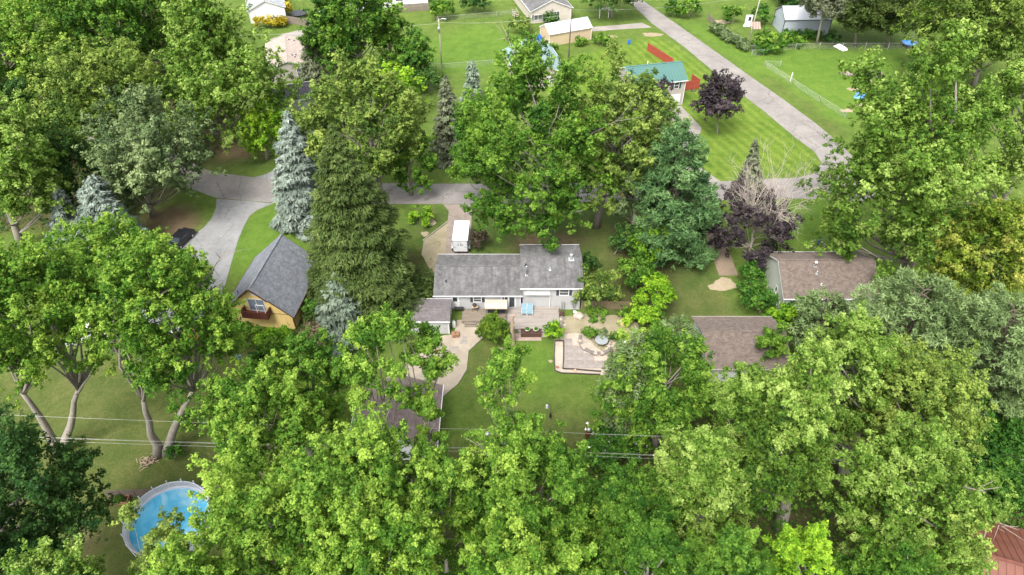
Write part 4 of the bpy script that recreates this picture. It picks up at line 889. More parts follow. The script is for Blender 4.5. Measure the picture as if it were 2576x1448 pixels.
for sx in (-.5, .5):
    for sy in (-.55, .55): MB().tube([(sx, sy - .12, .35), (sx, sy + .12, .35)], .35, 12).build('wheel', M_RUBBER, ld)
ut = empty('canopy_tent', (*at(441, 892)[:2], 0), .4, 'small white garden canopy glimpsed under the left maple', 'canopy')
MB().idx if False else None
_t = MB(); _t.idx([(-1, -1, 1.8), (1, -1, 1.8), (1, 1, 1.8), (-1, 1, 1.8), (0, 0, 2.3)], [(0, 1, 4), (1, 2, 4), (2, 3, 4), (3, 0, 4), (3, 2, 1, 0)]); _t.build('top', M_WHITE, ut)
for sx in (-.95, .95):
    for sy in (-.95, .95): MB().box((sx, sy, .9), (.06, .06, 1.8)).build('leg', M_GALV, ut)
lid = MB().lathe([(.45, 0), (.45, .05), (.4, .08)], n=18).build('septic_lid', M_BLUECH, loc=(*at(599, 900)[:2], .004)); tag(lid, 'round pale blue septic lid flush in the dry lawn', 'lid')

# ------------------------------------------------------------------ pool
pc = at(455, 1330); PX, PY, PR = -33.6, 31.8, 4.2
_pa, _pb = at(450, 1211, 2.2), at(313, 1310, 2.2)
PX, PY, PR = -32.5, 33.3, 3.62
pool = empty('swimming_pool', (PX, PY, 0), 0, 'round above ground pool with white lattice fence and blue water', 'pool')
MB().lathe([(PR + .02, 0), (PR + .02, 1.25), (PR + .12, 1.25), (PR + .12, 1.3), (PR - .1, 1.3), (PR - .1, 1.0)], n=64).build('pool_wall', M_LATTICE, pool)
_w = MB(); _w.face([((PR - .1) * math.cos(a), (PR - .1) * math.sin(a), 1.14) for a in np.linspace(0, 2 * math.pi, 65)[:-1]]); _w.build('water', M_WATER, pool)
_lt = MB(); n = 190; fl = .10
for k in range(n):
    a0 = 2 * math.pi * k / n
    for sgn in (-1, 1):
        a1 = a0 + sgn * 2 * math.pi * 4.2 / n; ro = PR + .08 + (.012 if sgn > 0 else -.012)
        p = [Vector(((ro + fl * t) * math.cos(a0 + (a1 - a0) * t), (ro + fl * t) * math.sin(a0 + (a1 - a0) * t), 1.34 + .62 * t)) for t in (0, 1)]
        _lt.beam(p[0], p[1], .045, .018)
_o = _lt.build('lattice', M_LATTICE, pool); _o['kind'] = 'stuff'
_rl = MB()
for z, dr in ((1.34, 0), (1.98, fl)): _rl.tube([((PR + .08 + dr) * math.cos(a), (PR + .08 + dr) * math.sin(a), z) for a in np.linspace(0, 2 * math.pi, 65)], .04, 5, False)
_rl.build('rail', M_LATTICE, pool)
_pm = MB().beam((PR + .16, 0, .0), (PR + .24, 0, 2.35), .08).mesh('post', M_LATTICE)
for k in range(18): place('post', _pm, pool, (0, 0, 0), 2 * math.pi * (k + .5) / 18)
rs = empty('reed_screen', (0, 0, 0), 0, 'long dark brown reed screen standing behind the pool', 'screen')
_a, _b = at(272, 1252), at(560, 1240)
for i in range(8):
    p, q = _a.lerp(_b, i / 8 + .003), _a.lerp(_b, (i + 1) / 8 - .003); MB().beam((p.x, p.y, .6), (q.x, q.y, .6), .05, 1.2).build('screen_panel', M_REED, rs)
fb = empty('planter_box', (*at(303, 1262)[:2], 0), R_(6), 'wooden raised planter with leafy plants left of the pool', 'planter')
for c, d in (((0, -.4, .2), (1.7, .06, .4)), ((0, .4, .2), (1.7, .06, .4)), ((-.85, 0, .2), (.06, .86, .4)), ((.85, 0, .2), (.06, .86, .4))): MB().box(c, d).build('board', M_TERRA, fb)
leaf_tuft(fb, (-.1, 0, .3), .6, 300, L['vine'], 21)
lp = empty('brush_pile', (*at(372, 1163)[:2], 0), 0, 'heap of cut branches at the foot of the left maple', 'brush pile')
_rng = random.Random(8); _m = MB()
for i in range(60):
    a = _rng.uniform(0, 6.28); x, y, z = _rng.gauss(0, .35), _rng.gauss(0, .3), _rng.uniform(.05, .5); l = _rng.uniform(.3, .9)
    _m.tube([(x, y, z), (x + l * math.cos(a), y + l * .6 * math.sin(a), max(.03, z + _rng.uniform(-.25, .2)))], _rng.uniform(.015, .05), 4)
_m.build('sticks', M_DEADWOOD, lp)['kind'] = 'stuff'

# ------------------------------------------------------------------ poles and wires
def pole(name, label, px_, py_, h, m, r=.14, cat='pole', lean=0):
    q = at(px_, py_); e = empty(name, (q.x, q.y, 0), 0, label, cat)
    MB().tube([(0, 0, -.1), (lean * h * .5, 0, h / 2), (lean * h, 0, h)], [r, r * .9, r * .75], 8).build('post', m, e, True); return e
up = pole('utility_pole', 'dark utility pole with street lamp and transformer at the back of the lawn', 1262, 1226, 10.0, M_BARK, .17, 'utility pole')
U0 = up.location
MB().tube([(0, 0, 8.8), (-.7, 0, 9.0), (-1.1, 0, 9.0)], .035, 6).build('lamp_arm', M_GALV, up); MB().lathe([(.06, .2), (.2, .08), (.23, -.05), (.1, -.16)], (-1.25, 0, 9.0), 10).build('lamp_head', M_GALV, up)
MB().lathe([(.26, -.45), (.28, -.4), (.28, .4), (.15, .5)], (.42, -.05, 7.7), 12).build('transformer', M_GALV, up, True)
MB().beam((.0, 0, 7.5), (.3, 0, 7.5), .08).build('bracket', M_DARKM, up)
def wire(label, a, b, sag, r=.011, m=None, group='overhead wires across the back of the lots'):
    a, b = Vector(a), Vector(b); pts = [a.lerp(b, t) - Vector((0, 0, 4 * sag * t * (1 - t))) for t in np.linspace(0, 1, 14)]
    o = MB().tube(pts, r, 4).build('overhead_wire', m or M_WIRE); return tag(o, label, 'wire', group)
for i, (dz, dy) in enumerate(((6.9, -.1), (6.5, .1), (6.15, .0))):
    wire(['upper', 'middle', 'lower'][i] + ' of the three wires running left across the brown lawn', (U0.x, U0.y + dy, dz), (U0.x - 62, U0.y + dy + 2.0, dz + .3), .6)
    wire(['upper', 'middle', 'lower'][i] + ' of the three wires running right from the utility pole', (U0.x, U0.y + dy, dz), (U0.x + 45, U0.y + dy - 1.5, dz), .5)
wire('single thin wire above the others left of the utility pole', (U0.x, U0.y, 9.6), (U0.x - 60, U0.y + 2.5, 9.6), .5, .012)
wire('single thin wire above the others right of the utility pole', (U0.x, U0.y, 9.6), (U0.x + 45, U0.y - 1, 9.2), .5, .012)
wp = pole('light_pole', 'pale wooden pole with lamp arm on the far green lawn', 1112, 172, 10.3, M_EDGE, .15, 'pole')
MB().tube([(0, 0, 9.8), (.6, 0, 10.2), (1.3, 0, 10.2)], .04, 5).build('lamp_arm', M_GALV, wp); MB().lathe([(.05, .1), (.2, 0), (.12, -.12)], (1.35, 0, 10.15), 8).build('lamp_head', M_GALV, wp)
MB().lathe([(.25, -.4), (.25, .4), (.12, .5)], (-.05, -.35, 8.2), 10).build('transformer', M_GALV, wp, True)
pole('utility_pole', 'tall thin dark pole in front of the tan garage', 1428, 176, 12.6, M_BARK, .15, 'utility pole', .012)
pole('utility_pole', 'slender wooden pole by the reeds left of the steel barn', 1879, 122, 12.0, M_EDGE, .14, 'utility pole', .03)
_w0 = wp.location
wire('thin wire crossing the far lawn from the pale light pole', (_w0.x, _w0.y, 9.5), (at(1428, 176).x + .15, at(1428, 176).y, 11.5), .8, .012, group='far overhead wires')
wire('thin wire from the dark pole toward the road', (at(1428, 176).x + .15, at(1428, 176).y, 12.2), (at(1879, 122).x, at(1879, 122).y, 11.4), 1.0, .012, group='far overhead wires')
wire('thin wire leaving the pale light pole to the left', (_w0.x, _w0.y, 9.3), (_w0.x - 60, _w0.y - 6, 9), .8, .012, group='far overhead wires')
_q = at(2340, 1120); wire('thick pale wire crossing the dark vines at the right', at(2300, 1085, 8), at(2640, 1215, 8), .3, .03, group='wires at the right edge')
wire('thin wire just above the thick one at the right', at(2300, 1065, 9), at(2640, 1175, 9), .3, .014, group='wires at the right edge')
wire('thin wire just below the thick one at the right', at(2330, 1150, 7), at(2640, 1245, 7), .3, .014, group='wires at the right edge')

# ------------------------------------------------------------------ fences
def fence(name, label, pts, h, m, kind='picket', pw=.14, cat='fence', gap=.03, post_m=None, post_step=2.4, two=False):
    e = empty(name, (0, 0, 0), 0, label, cat); P = [at(*p) for p in pts]
    for a, b in zip(P[:-1], P[1:]):
        d = b - a; Ln = d.length; rz = math.atan2(d.y, d.x); n = max(1, int(Ln / post_step))
        pm = MB().box((0, 0, (h + .12) / 2), (.09, .09, h + .12)).mesh('post', post_m or m)
        for i in range(n + 1):
            q = a.lerp(b, i / n); place('post', pm, e, (q.x, q.y, 0), rz)
        if kind == 'picket':
            for z in (.35, h - .25): MB().beam((a.x, a.y, z), (b.x, b.y, z), .04, .09).build('rail', m, e)
            k = max(1, int(Ln / (pw + gap))); nv = Vector((-d.y, d.x, 0)).normalized() * -.04
            ms = []
            for v in range(4):
                hh = h - .04 * v; x = pw / 2
                ms.append(MB().box((0, 0, hh / 2 + .04), (pw, .022, hh)).mesh('picket', m))
            for i in range(k):
                q = a.lerp(b, (i + .5) / k) + nv; place('picket', ms[(i * 7) % 4], e, (q.x, q.y, 0), rz + .02 * ((i * 5) % 3 - 1))
        elif kind == 'panel':
            for i in range(n):
                p, q = a.lerp(b, i / n), a.lerp(b, (i + 1) / n); mb = MB(); k = int((q - p).length / .15)
                for j in range(k):
                    s = p.lerp(q, (j + .5) / k); mb.box((s.x, s.y, h / 2 + .03), (.146, .025 + .008 * (j % 2), h), rz)
                mb.beam((p.x, p.y, .4), (q.x, q.y, .4), .08, .09); mb.beam((p.x, p.y, h - .3), (q.x, q.y, h - .3), .08, .09)
                mb.build('fence_panel', m, e)
        elif kind == 'chain':
            mb = MB(); k = int(Ln / .28)
            for j in range(k):
                s, t = a.lerp(b, j / k), a.lerp(b, min(1, (j + 4) / k))
                mb.tube([(s.x, s.y, .03), (t.x, t.y, h)], .006, 3, False); mb.tube([(s.x, s.y, h), (t.x, t.y, .03)], .006, 3, False)
            mb.build('mesh', m, e)['kind'] = 'stuff'
            MB().tube([(a.x, a.y, h), (b.x, b.y, h)], .022, 5).build('rail', m, e)
    return e
fence('picket_fence', 'weathered brown picket fence right of the split level house', [(1462, 778), (1588, 779)], 1.45, M_FENCE, pw=.13, gap=.05)
fence('board_fence', 'red board fence running along the mown lawn by the road', [(1628, 128), (1690, 168)], 1.7, M_REDF, 'panel')
fence('board_fence', 'red board fence corner beside the green roofed house', [(1738, 210), (1757, 224), (1722, 229)], 1.9, M_REDF, 'panel')
fence('board_fence', 'brown board fence left of the white house', [(712, 58), (770, 66)], 1.7, M_FENCEGREY, 'panel')
fence('board_fence', 'brown board fence before the long low white house', [(1000, 32), (1098, 26)], 1.8, M_FENCEGREY, 'panel')
fence('board_fence', 'low grey board fence by the garden right of the road', [(1780, 50), (1795, 66)], 1.4, M_FENCEGREY, 'panel')
fence('chain_link_fence', 'sagging chain link fence along the far side of the road', [(1922, 168), (1990, 212), (2060, 258), (2125, 298)], 1.2, M_WIRE, 'chain', post_step=6)
fence('chain_link_fence', 'short chain link return at the corner of the open lawn', [(1922, 168), (1962, 169)], 1.2, M_WIRE, 'chain', post_step=3)
fence('chain_link_fence', 'long chain link fence under the pines on the right', [(1880, 130), (2060, 124), (2290, 124)], 1.3, M_WIRE, 'chain', post_step=4)
fence('chain_link_fence', 'chain link fence across the far left lawn', [(1100, 55), (1250, 42), (1300, 36)], 1.1, M_WIRE, 'chain', post_step=8)
fence('chain_link_fence', 'chain link fence near the foot of the pale light pole', [(1075, 170), (1112, 174), (1240, 164)], 1.1, M_WIRE, 'chain', post_step=5)
fence('chain_link_fence', 'chain link gate panel beside the slender wooden pole', [(1890, 142), (1920, 140)], 1.3, M_GALV, 'chain', post_step=2)
_q = at(1988, 205); o = MB().box((0, 0, .9), (.16, .16, 1.8), taper=.96).build('fence_post', M_WHITE, loc=(_q.x, _q.y, 0)); tag(o, 'stout white post in the sagging chain link fence', 'post')

# ------------------------------------------------------------------ small things about the lots
def barrel(x, y, label):
    q = at(x, y); b = empty('barrel', (q.x, q.y, 0), 0, label, 'barrel')
    MB().lathe([(.27, 0), (.29, .02), (.3, .3), (.29, .32), (.3, .6), (.29, .62), (.29, .9), (.27, .92)], n=16).build('drum', M_BLUE, b, True); MB().lathe([(.285, .921), (.285, .95)], n=16).build('lid', M_BLUE, b); return b
barrel(1582, 112, 'blue plastic barrel standing alone on the lawn by the road')
b2 = empty('play_slide', (*at(1358, 108)[:2], 0), .5, 'blue plastic play slide against the tan garage gable', 'slide')
MB().beam((0, -.9, .2), (0, .6, 1.6), .55, .08).build('chute', M_BLUE, b2); MB().box((0, .8, .8), (.6, .4, 1.6)).build('ladder', M_BLUE, b2)
for sx in (-.3, .3): MB().beam((sx, -.9, .32), (sx, .6, 1.72), .06, .2).build('side', M_BLUE, b2)
jk = at(1343, 106)
for i in range(5): rock('junk_sack', (jk.x + .6 * math.cos(i * 2.1), jk.y + .7 * math.sin(i * 1.7), 0), .4, M_FLOWER if i % 2 else M_CARGREY, 70 + i, 'pale sack dumped left of the blue slide', 'sack', 'sacks by the tan garage')
for i, (x, y, m, lab) in enumerate(((1565, 506, M_ORANGE, 'orange newspaper box on a post at the roadside'), (1574, 507, M_BLACK, 'black mailbox on a post at the roadside'))):
    q = at(x, y); e = empty('mailbox', (q.x, q.y, 0), .3 * (1 - i), lab, 'mailbox'); MB().box((0, 0, .5), (.09, .09, 1.0)).build('post', M_BARK, e)
    mb = MB(); n = 8; P = []
    for yy in (-.28, .28): P += [(-.13, yy, 1.0), (.13, yy, 1.0), (.13, yy, 1.14), (.09, yy, 1.22), (0, yy, 1.26), (-.09, yy, 1.22), (-.13, yy, 1.14)]
    mb.idx(P, [(0, 1, 2, 3, 4, 5, 6), (13, 12, 11, 10, 9, 8, 7)] + [(j, 7 + j, 7 + (j + 1) % 7, (j + 1) % 7) for j in range(7)]); mb.build('box', m, e); MB().box((.15, .05, 1.15), (.02, .14, .05)).build('flag', M_REDF, e)
q = at(2057, 616); e = empty('hand_pump', (q.x, q.y, 0), 0, 'blue hand pump in a small stone ring on the right lawn', 'pump')
MB().lathe([(.12, 0), (.09, .15), (.09, .75), (.14, .78), (.1, .95)], n=10).build('body', M_BLUE, e, True); MB().beam((0, 0, .85), (.5, 0, .95), .05).build('handle', M_BLUE, e); MB().tube([(0, -.08, .6), (0, -.28, .52)], .04, 6).build('spout', M_BLUE, e)
for i in range(11):
    a = i * 2 * math.pi / 11; rock('rock', (q.x + .95 * math.cos(a), q.y + .95 * math.sin(a), 0), .16, M_STONE, 90 + i, 'small stone in the ring round the blue hand pump', 'rock', 'stone ring of the hand pump')
def tarp(name, label, x, y, w, d, h, m, seed, cat='tarp'):
    q = at(x, y); mb = MB(); n = 10; P = []
    for i in range(n + 1):
        for j in range(n + 1):
            u, v = i / n * 2 - 1, j / n * 2 - 1; e_ = max(0, 1 - max(abs(u), abs(v)) ** 3)
            P.append((u * w / 2, v * d / 2, .02 + h * e_ * (.7 + .5 * mnoise.noise(Vector((u * 2.2 + seed, v * 2.2, seed))))))
    mb.idx(P, [(i * (n + 1) + j, (i + 1) * (n + 1) + j, (i + 1) * (n + 1) + j + 1, i * (n + 1) + j + 1) for i in range(n) for j in range(n)])
    return tag(mb.build(name, m, loc=(q.x, q.y, .005), rz=seed), label, cat)
tarp('tarp', 'crumpled bright blue tarp on the open lawn by the log heap', 2164, 243, 2.6, 2.0, .7, M_TARP, 1)
tarp('tarp', 'white tarp covered heap under the pines at the fence', 2114, 122, 3.0, 1.4, .9, M_FLOWER, 2)
tp_ = empty('trampoline', (*at(2287, 116)[:2], 0), 0, 'blue trampoline with posts at the end of the chain link fence', 'trampoline')
MB().lathe([(1.7, .7), (1.75, .74), (1.5, .76)], n=24).build('mat', M_TARP, tp_)
for a in range(6): MB().tube([(1.75 * math.cos(a * 1.047), 1.75 * math.sin(a * 1.047), 0), (1.75 * math.cos(a * 1.047), 1.75 * math.sin(a * 1.047), 2.3)], .04, 5).build('post', M_GALV, tp_)
tt = empty('patio_umbrella', (*at(2235, 66)[:2], 0), 0, 'teal garden umbrella beyond the pines', 'umbrella'); MB().lathe([(1.2, 1.9), (.6, 2.15), (.05, 2.3)], n=10).build('canopy', M_TEAL, tt); MB().tube([(0, 0, 0), (0, 0, 2.3)], .03, 5).build('pole', M_GALV, tt)
lh = empty('log_heap', (*at(2172, 192)[:2], 0), R_(-4), 'long heap of grey split logs on the open lawn', 'log heap')
_rng = random.Random(4); _lm = [MB().tube([(-.45, 0, 0), (.45, 0, 0)], r, 7).mesh('log', m) for r, m in ((.2, M_BARKGREY), (.16, M_DEADWOOD), (.24, M_BARKGREY), (.18, M_BARK))]
for i in range(90):
    t = _rng.uniform(-1, 1); o = place('log', _lm[i % 4], lh, (t * 4.5, _rng.gauss(0, .5), .15 + abs(_rng.gauss(0, .32)) * (1 - .4 * abs(t)))); o.rotation_euler = (_rng.uniform(-.4, .4), _rng.uniform(-.5, .5), _rng.uniform(0, 3.1))
bf = empty('bird_feeder', (*at(1384, 1056)[:2], 0), 0, 'bird feeder hanging from a dark pole in the back lawn', 'bird feeder')
MB().tube([(0, 0, 0), (0, 0, 2.6), (-.15, 0, 2.75), (-.4, 0, 2.7)], .03, 6).build('pole', M_BLACK, bf); MB().lathe([(.05, .3), (.17, .22), (.15, -.1), (.2, -.14), (.2, -.17)], (-.42, 0, 2.3), 10).build('feeder', M_GALV, bf, True); MB().lathe([(.12, .4), (.16, .5), (.1, 1.1)], n=8).build('squirrel_guard', M_BLACK, bf)
sp_ = empty('garden_post', (*at(1476, 1108)[:2], 0), 0, 'stout dark red brown post with glass ball at the lawn edge', 'post')
MB().box((0, 0, .85), (.42, .42, 1.7)).build('post', M_WOODRED, sp_); MB().lathe([(.08, 0), (.2, .1), (.22, .25), (.12, .4)], (.1, 0, 1.7), 10).build('glass_ball', M_GALV, sp_, True)
sn = empty('wood_snag', (*at(1288, 866)[:2], 0), 0, 'tall bare dead tree trunk standing in front of the deck', 'dead tree')
MB().tube([(0, 0, -.1), (.02, .0, 1.2), (-.05, .05, 2.4), (.1, .05, 3.3), (-.05, .1, 4.2), (.12, .1, 4.8)], [.42, .33, .29, .27, .22, .2], 10).build('trunk', M_DEADWOOD, sn, False)
MB().tube([(0, 0, 4.3), (.3, .1, 4.7), (.55, .15, 5.1)], [.14, .1, .06], 7).build('stub', M_DEADWOOD, sn); MB().tube([(.05, 0, 3.2), (.45, -.1, 3.35)], [.14, .09], 7).build('stub', M_DEADWOOD, sn)
tr = empty('trampoline', (*at(752, 42)[:2], 0), 0, 'netted trampoline on the pale patio beside the white house', 'trampoline')
MB().lathe([(2.0, .8), (2.05, .84), (1.7, .86)], n=24).build('mat', M_BLACK, tr)
for a in range(6): MB().tube([(2.05 * math.cos(a * 1.047), 2.05 * math.sin(a * 1.047), 0), (2.1 * math.cos(a * 1.047), 2.1 * math.sin(a * 1.047), 2.7)], .03, 5).build('post', M_BLACK, tr)
sg_ = empty('swing_set', (*at(1530, 45)[:2], 0), R_(10), 'white garden arbour posts on the shaded far lawn', 'arbour')
for sx in (-2.2, 0): MB().box((sx, 0, 1.1), (.16, .16, 2.2)).build('post', M_WHITE, sg_)
MB().box((-1.1, 0, 2.27), (2.8, .3, .12)).build('beam', M_WHITE, sg_)
jk2 = empty('junk_heap', (*at(1900, 72)[:2], 0), 0, 'heap of boards and white scrap left of the steel barn', 'scrap heap')
for i in range(4): MB().beam((-1 + i * .6, -.8, .1), (-.9 + i * .55, .6, 1.3), .5, .05).build('board', M_PINKSTEP, jk2)
for i in range(3): MB().lathe([(.3, 0), (.45, .15), (.4, .4), (.2, .5)], (-2.2 + i * .9, .9, 0), 10).build('tub', M_WHITE, jk2)
gd = empty('garden_door', (*at(1881, 62)[:2], 0), 0, 'old white door panel leaning by the garden fence', 'door')
MB().box((0, 0, 1.1), (1.6, .08, 2.2)).build('panel', M_WHITE, gd); MB().box((.2, -.05, 1.3), (.6, .03, .9)).build('pane', M_GLASS, gd)
fd = MB().tube([(-.5, 0, 0), (.5, 0, 0)], .06, 5)
pc_ = empty('garden_chair', (*at(1348, 108)[:2], 0), 0, '', '') if False else None
vs = empty('porch_stairs', (*at(1293, 43)[:2], 0), R_(35), 'weathered wooden porch stairs left of the beige house', 'stairs')
for i in range(4): MB().box((0, -.3 * i, 1.2 - .3 * i), (1.2, .3, .06)).build('step', M_EDGE, vs)
for sx in (-.6, .6): MB().beam((sx, 0, 2.0), (sx, -1.2, .9), .08).build('handrail', M_EDGE, vs)
for sx in (-.6, .6): MB().box((sx, -.6, .6), (.06, 1.2, .2)).build('stringer', M_EDGE, vs)

# ------------------------------------------------------------------ trees and shrubs
DENS = 1.0
def solve(bx, by, ty, cx, hw, cb):
    """height, crown radius and lean of a tree whose foot, top and crown width are read off the photograph"""
    q = at(bx, by)
    def top(H):
        zc, rz = H * (1 + cb) / 2, H * (1 - cb) / 2; R = hw * proj(0, q.y, zc)[2] / FP; b = 1e9
        for k in range(0, 37):
            a = math.pi * k / 36; b = min(b, proj(0, q.y + .92 * R * math.cos(a), zc + .96 * rz * math.sin(a))[1])
        return b, R
    lo, hi = .4, 40.0
    for _ in range(40):
        m = (lo + hi) / 2
        if top(m)[0] > ty: lo = m
        else: hi = m
    H = lo; R = top(H)[1]; zc = H * (1 + cb) / 2; d = proj(0, q.y, zc)[2]
    return q, H, R, (cx - PCX) * d / FP - q.x, FP / d / 2.5156
def limbs(mb, q, tips, H, R, r0, stems, rng, fork):
    """tapered trunk, forked low or high, with a limb to each leafy lobe"""
    base = []
    for s in range(stems):
        a = 2 * math.pi * s / max(1, stems) + rng.uniform(0, 1); sp = (0 if stems == 1 else .16 * H)
        top = np.array([math.cos(a) * sp * .55, math.sin(a) * sp * .4, H * fork]); top[:2] += tips[:, :2].mean(axis=0) * .5
        k = 5; pts = [np.array([math.cos(a) * r0 * .5 * (stems > 1), math.sin(a) * r0 * .5 * (stems > 1), -.15])]
        for i in range(1, k + 1):
            t = i / k; pts.append(pts[0] * (1 - t) + top * t + np.array([rng.normal() * .12, rng.normal() * .12, 0]))
        mb.tube([tuple(p) for p in pts], [r0 * (1.25 if i == 0 else 1 - .60 * i / k) * (1 if stems == 1 else .85) for i in range(k + 1)], 8)
        base.append((top, pts))
    for t in tips:
        top, pts = min(base, key=lambda b: np.linalg.norm(b[0][:2] - t[:2] * .6))
        zs = float(np.clip(t[2] - .75 * np.linalg.norm(t[:2] - top[:2]) - .08 * H, .10 * H, .97 * top[2])); f = np.clip((zs + .15) / (top[2] + .15), 0, .999) * (len(pts) - 1); i = int(f)
        st = pts[i] + (pts[i + 1] - pts[i]) * (f - i); L_ = np.linalg.norm(t - st)
        mid = st * .5 + t * .5 + np.array([0, 0, -.05 * L_]) + rng.normal(size=3) * .05 * L_
        r = r0 * min(.34, .10 + .03 * L_)
        mb.tube([tuple(st), tuple(st * .72 + mid * .28 - np.array([0, 0, .01 * L_])), tuple(mid), tuple(t)], [r, r * .8, r * .55, r * .15], 6)
TALLY = []
def broadleaf(name, label, bx, by, ty, cx, hw, cb, m, seed, cat='tree', group=None, bark=None, stems=1, cover=1.0, nl=None, lobe=.46, flat=.8, shape='round', tip=.26, r0=None, fork=None, leafk=1.0, bare=0, spread=.66, plume=1.0, tuftr=1.0):
    rng = np.random.default_rng(seed); q, H, R, lean, s = solve(bx, by, ty, cx, hw, cb)
    e = empty(name, (q.x, q.y, 0), 0, label, cat, group)
    zc, rz = H * (1 + cb) / 2, H * (1 - cb) / 2
    Lf = min(.8, max(.17, 2.35 / s)) * leafk * rng.uniform(.9, 1.1); lobe *= rng.uniform(.84, 1.14); toff = rng.normal(0, .045)
    nl = int((nl or np.clip(9 + 1.1 * R, 7, 22)) * (1.45 if cat == 'tree' else 1.2)); lobe *= .92 if cat == 'tree' else 1.0
    # leafy lobes spread over the crown envelope
    i = np.arange(nl) + .5; ph = np.arccos(np.clip(1 - (1.62 if cb > .25 else (1.86 if cat == 'tree' else 1.2)) * i / nl, -1, 1)); th = math.pi * (1 + 5 ** .5) * i + rng.uniform(0, 6)
    u = np.stack([np.cos(th) * np.sin(ph), np.sin(th) * np.sin(ph), np.cos(ph)], 1) + rng.normal(size=(nl, 3)) * .13
    if shape == 'conic':
        k = np.clip(1.15 - .62 * (u[:, 2] + .6), .35, 1.15)[:, None]; u[:, :2] *= k
    env = np.array([R, R, rz])
    C = u * env * spread * rng.uniform(.85, 1.12, (nl, 1)); C[:, 0] += lean; C[:, 2] += zc
    rl = lobe * (R * .6 + min(R, rz) * .4) * rng.uniform(.72, 1.25, nl)
    # plumes (leafy shoots) of every lobe
    npl = np.maximum(4, (rng.uniform(11, 19, nl) * (plume)).astype(int)); li = np.repeat(np.arange(nl), npl); n = len(li)
    out = C - np.array([lean, 0, zc - rz * .35]); out /= np.linalg.norm(out, axis=1)[:, None] + 1e-6
    d = out[li] * .62 + np.array([0, 0, .42]) + rng.normal(size=(n, 3)) * .62; d /= np.linalg.norm(d, axis=1)[:, None]
    plen = rl[li] * rng.uniform(.62, 1.28, n); org = C[li] + rng.normal(size=(n, 3)) * (rl[li] * .22)[:, None]
    ptint = rng.normal(0, .11, n) + rng.normal(0, .09, nl)[li]
    # tufts on every plume
    area = 4 * math.pi * ((R * R + R * rz * 2) / 3) * .62; N = int(DENS * cover * 2.75 * area / (.40 * Lf * Lf))
    per = 13; nt = max(40, N // per); w = plen ** 1.5; cd = -np.array([q.x, q.y, zc - CAMH]); cd /= np.linalg.norm(cd); rel = org + d * plen[:, None] * .6 - np.array([lean, 0, zc]); rel /= np.linalg.norm(rel, axis=1)[:, None] + 1e-6
    w = w * np.where(rel @ cd < -.3, .35, 1.0); nt = int(nt * .84); ti = rng.choice(n, nt, p=w / w.sum())
    t = rng.uniform(0.10, 1.0, nt) ** .5
    lat = rng.normal(size=(nt, 3)) * (plen[ti] * .20 * (1.2 - .95 * t))[:, None]
    T = org[ti] + d[ti] * (plen[ti] * t)[:, None] + lat; T[:, 2] = zc + (T[:, 2] - zc) * 1.0
    T[:, 2] -= (1 - flat) * .25 * np.abs(lat[:, 2])
    ttint = .43 + toff + ptint[ti] + rng.normal(0, .07, nt) + tip * (t - .55) * 1.3  # tips lighter, plume bases darker: new growth plus painted sun and shade
    # leaves of every tuft
    ji = np.repeat(np.arange(nt), per); k = len(ji)
    v = rng.normal(size=(k, 3)); v /= np.linalg.norm(v, axis=1)[:, None]; v[:, 2] = v[:, 2] * .8 + .15
    P = T[ji] + v * (Lf * rng.uniform(.35, 1.45, (k, 1)) * tuftr); P[:, 2] = np.maximum(P[:, 2], .08)
    Nn = v * .75 + d[ti][ji] * .25 + np.array([0, 0, .5]) + rng.normal(size=(k, 3)) * .42
    D = d[ti][ji] * .6 + rng.normal(size=(k, 3)) * .7 - np.array([0, 0, .15])
    # inner foliage of the lobes: broader leaves added to block gaps and darken within
    kc = (125 if cat == 'tree' else 24) if cover > .85 else 4; ci = np.repeat(np.arange(nl), kc); nc = len(ci)
    w_ = rng.normal(size=(nc, 3)); w_ /= np.linalg.norm(w_, axis=1)[:, None]
    Pc = C[ci] - out[ci] * (rl[ci] * .22)[:, None] + w_ * (rl[ci] * .5 * rng.uniform(.1, 1, nc) ** .5)[:, None]; Pc[:, 2] = np.maximum(Pc[:, 2], .15)
    P = np.vstack([P, Pc]); Nn = np.vstack([Nn, w_ * .6 + rng.normal(size=(nc, 3)) * .5 + np.array([0, 0, .3])]); D = np.vstack([D, rng.normal(size=(nc, 3))])
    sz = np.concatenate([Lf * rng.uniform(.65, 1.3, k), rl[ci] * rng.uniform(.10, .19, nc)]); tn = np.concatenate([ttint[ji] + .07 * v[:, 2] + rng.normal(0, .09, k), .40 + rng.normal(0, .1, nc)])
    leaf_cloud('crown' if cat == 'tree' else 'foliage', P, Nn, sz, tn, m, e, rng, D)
    mb = MB(); r0 = r0 or (.035 * H + .05 if cat == 'tree' else .03 + .02 * H)
    limbs(mb, q, C + out * (rl * .3)[:, None], H, R, r0 * .62 if cat == 'tree' else r0, stems, rng, fork or .62)
    for b in range(bare):   # dead limbs that stick out of the leaves
        j = rng.integers(nl); a = C[j]; dd = out[j] + rng.normal(size=3) * .5; dd[2] = abs(dd[2]) * .6; dd /= np.linalg.norm(dd); Lb = rl[j] * rng.uniform(1.1, 1.7)
        e1 = a + dd * Lb; mb.tube([tuple(a), tuple(a + dd * Lb * .5 + rng.normal(size=3) * .2), tuple(e1)], [.09, .06, .02], 5)
        for _ in range(4):
            st = a + dd * Lb * rng.uniform(.45, .9); mb.tube([tuple(st), tuple(st + (dd + rng.normal(size=3) * .6) * Lb * .3)], [.04, .012], 4)
    mb.build('trunk' if cat == 'tree' else 'stem', bark or M_BARKGREY, e, True)
    return e
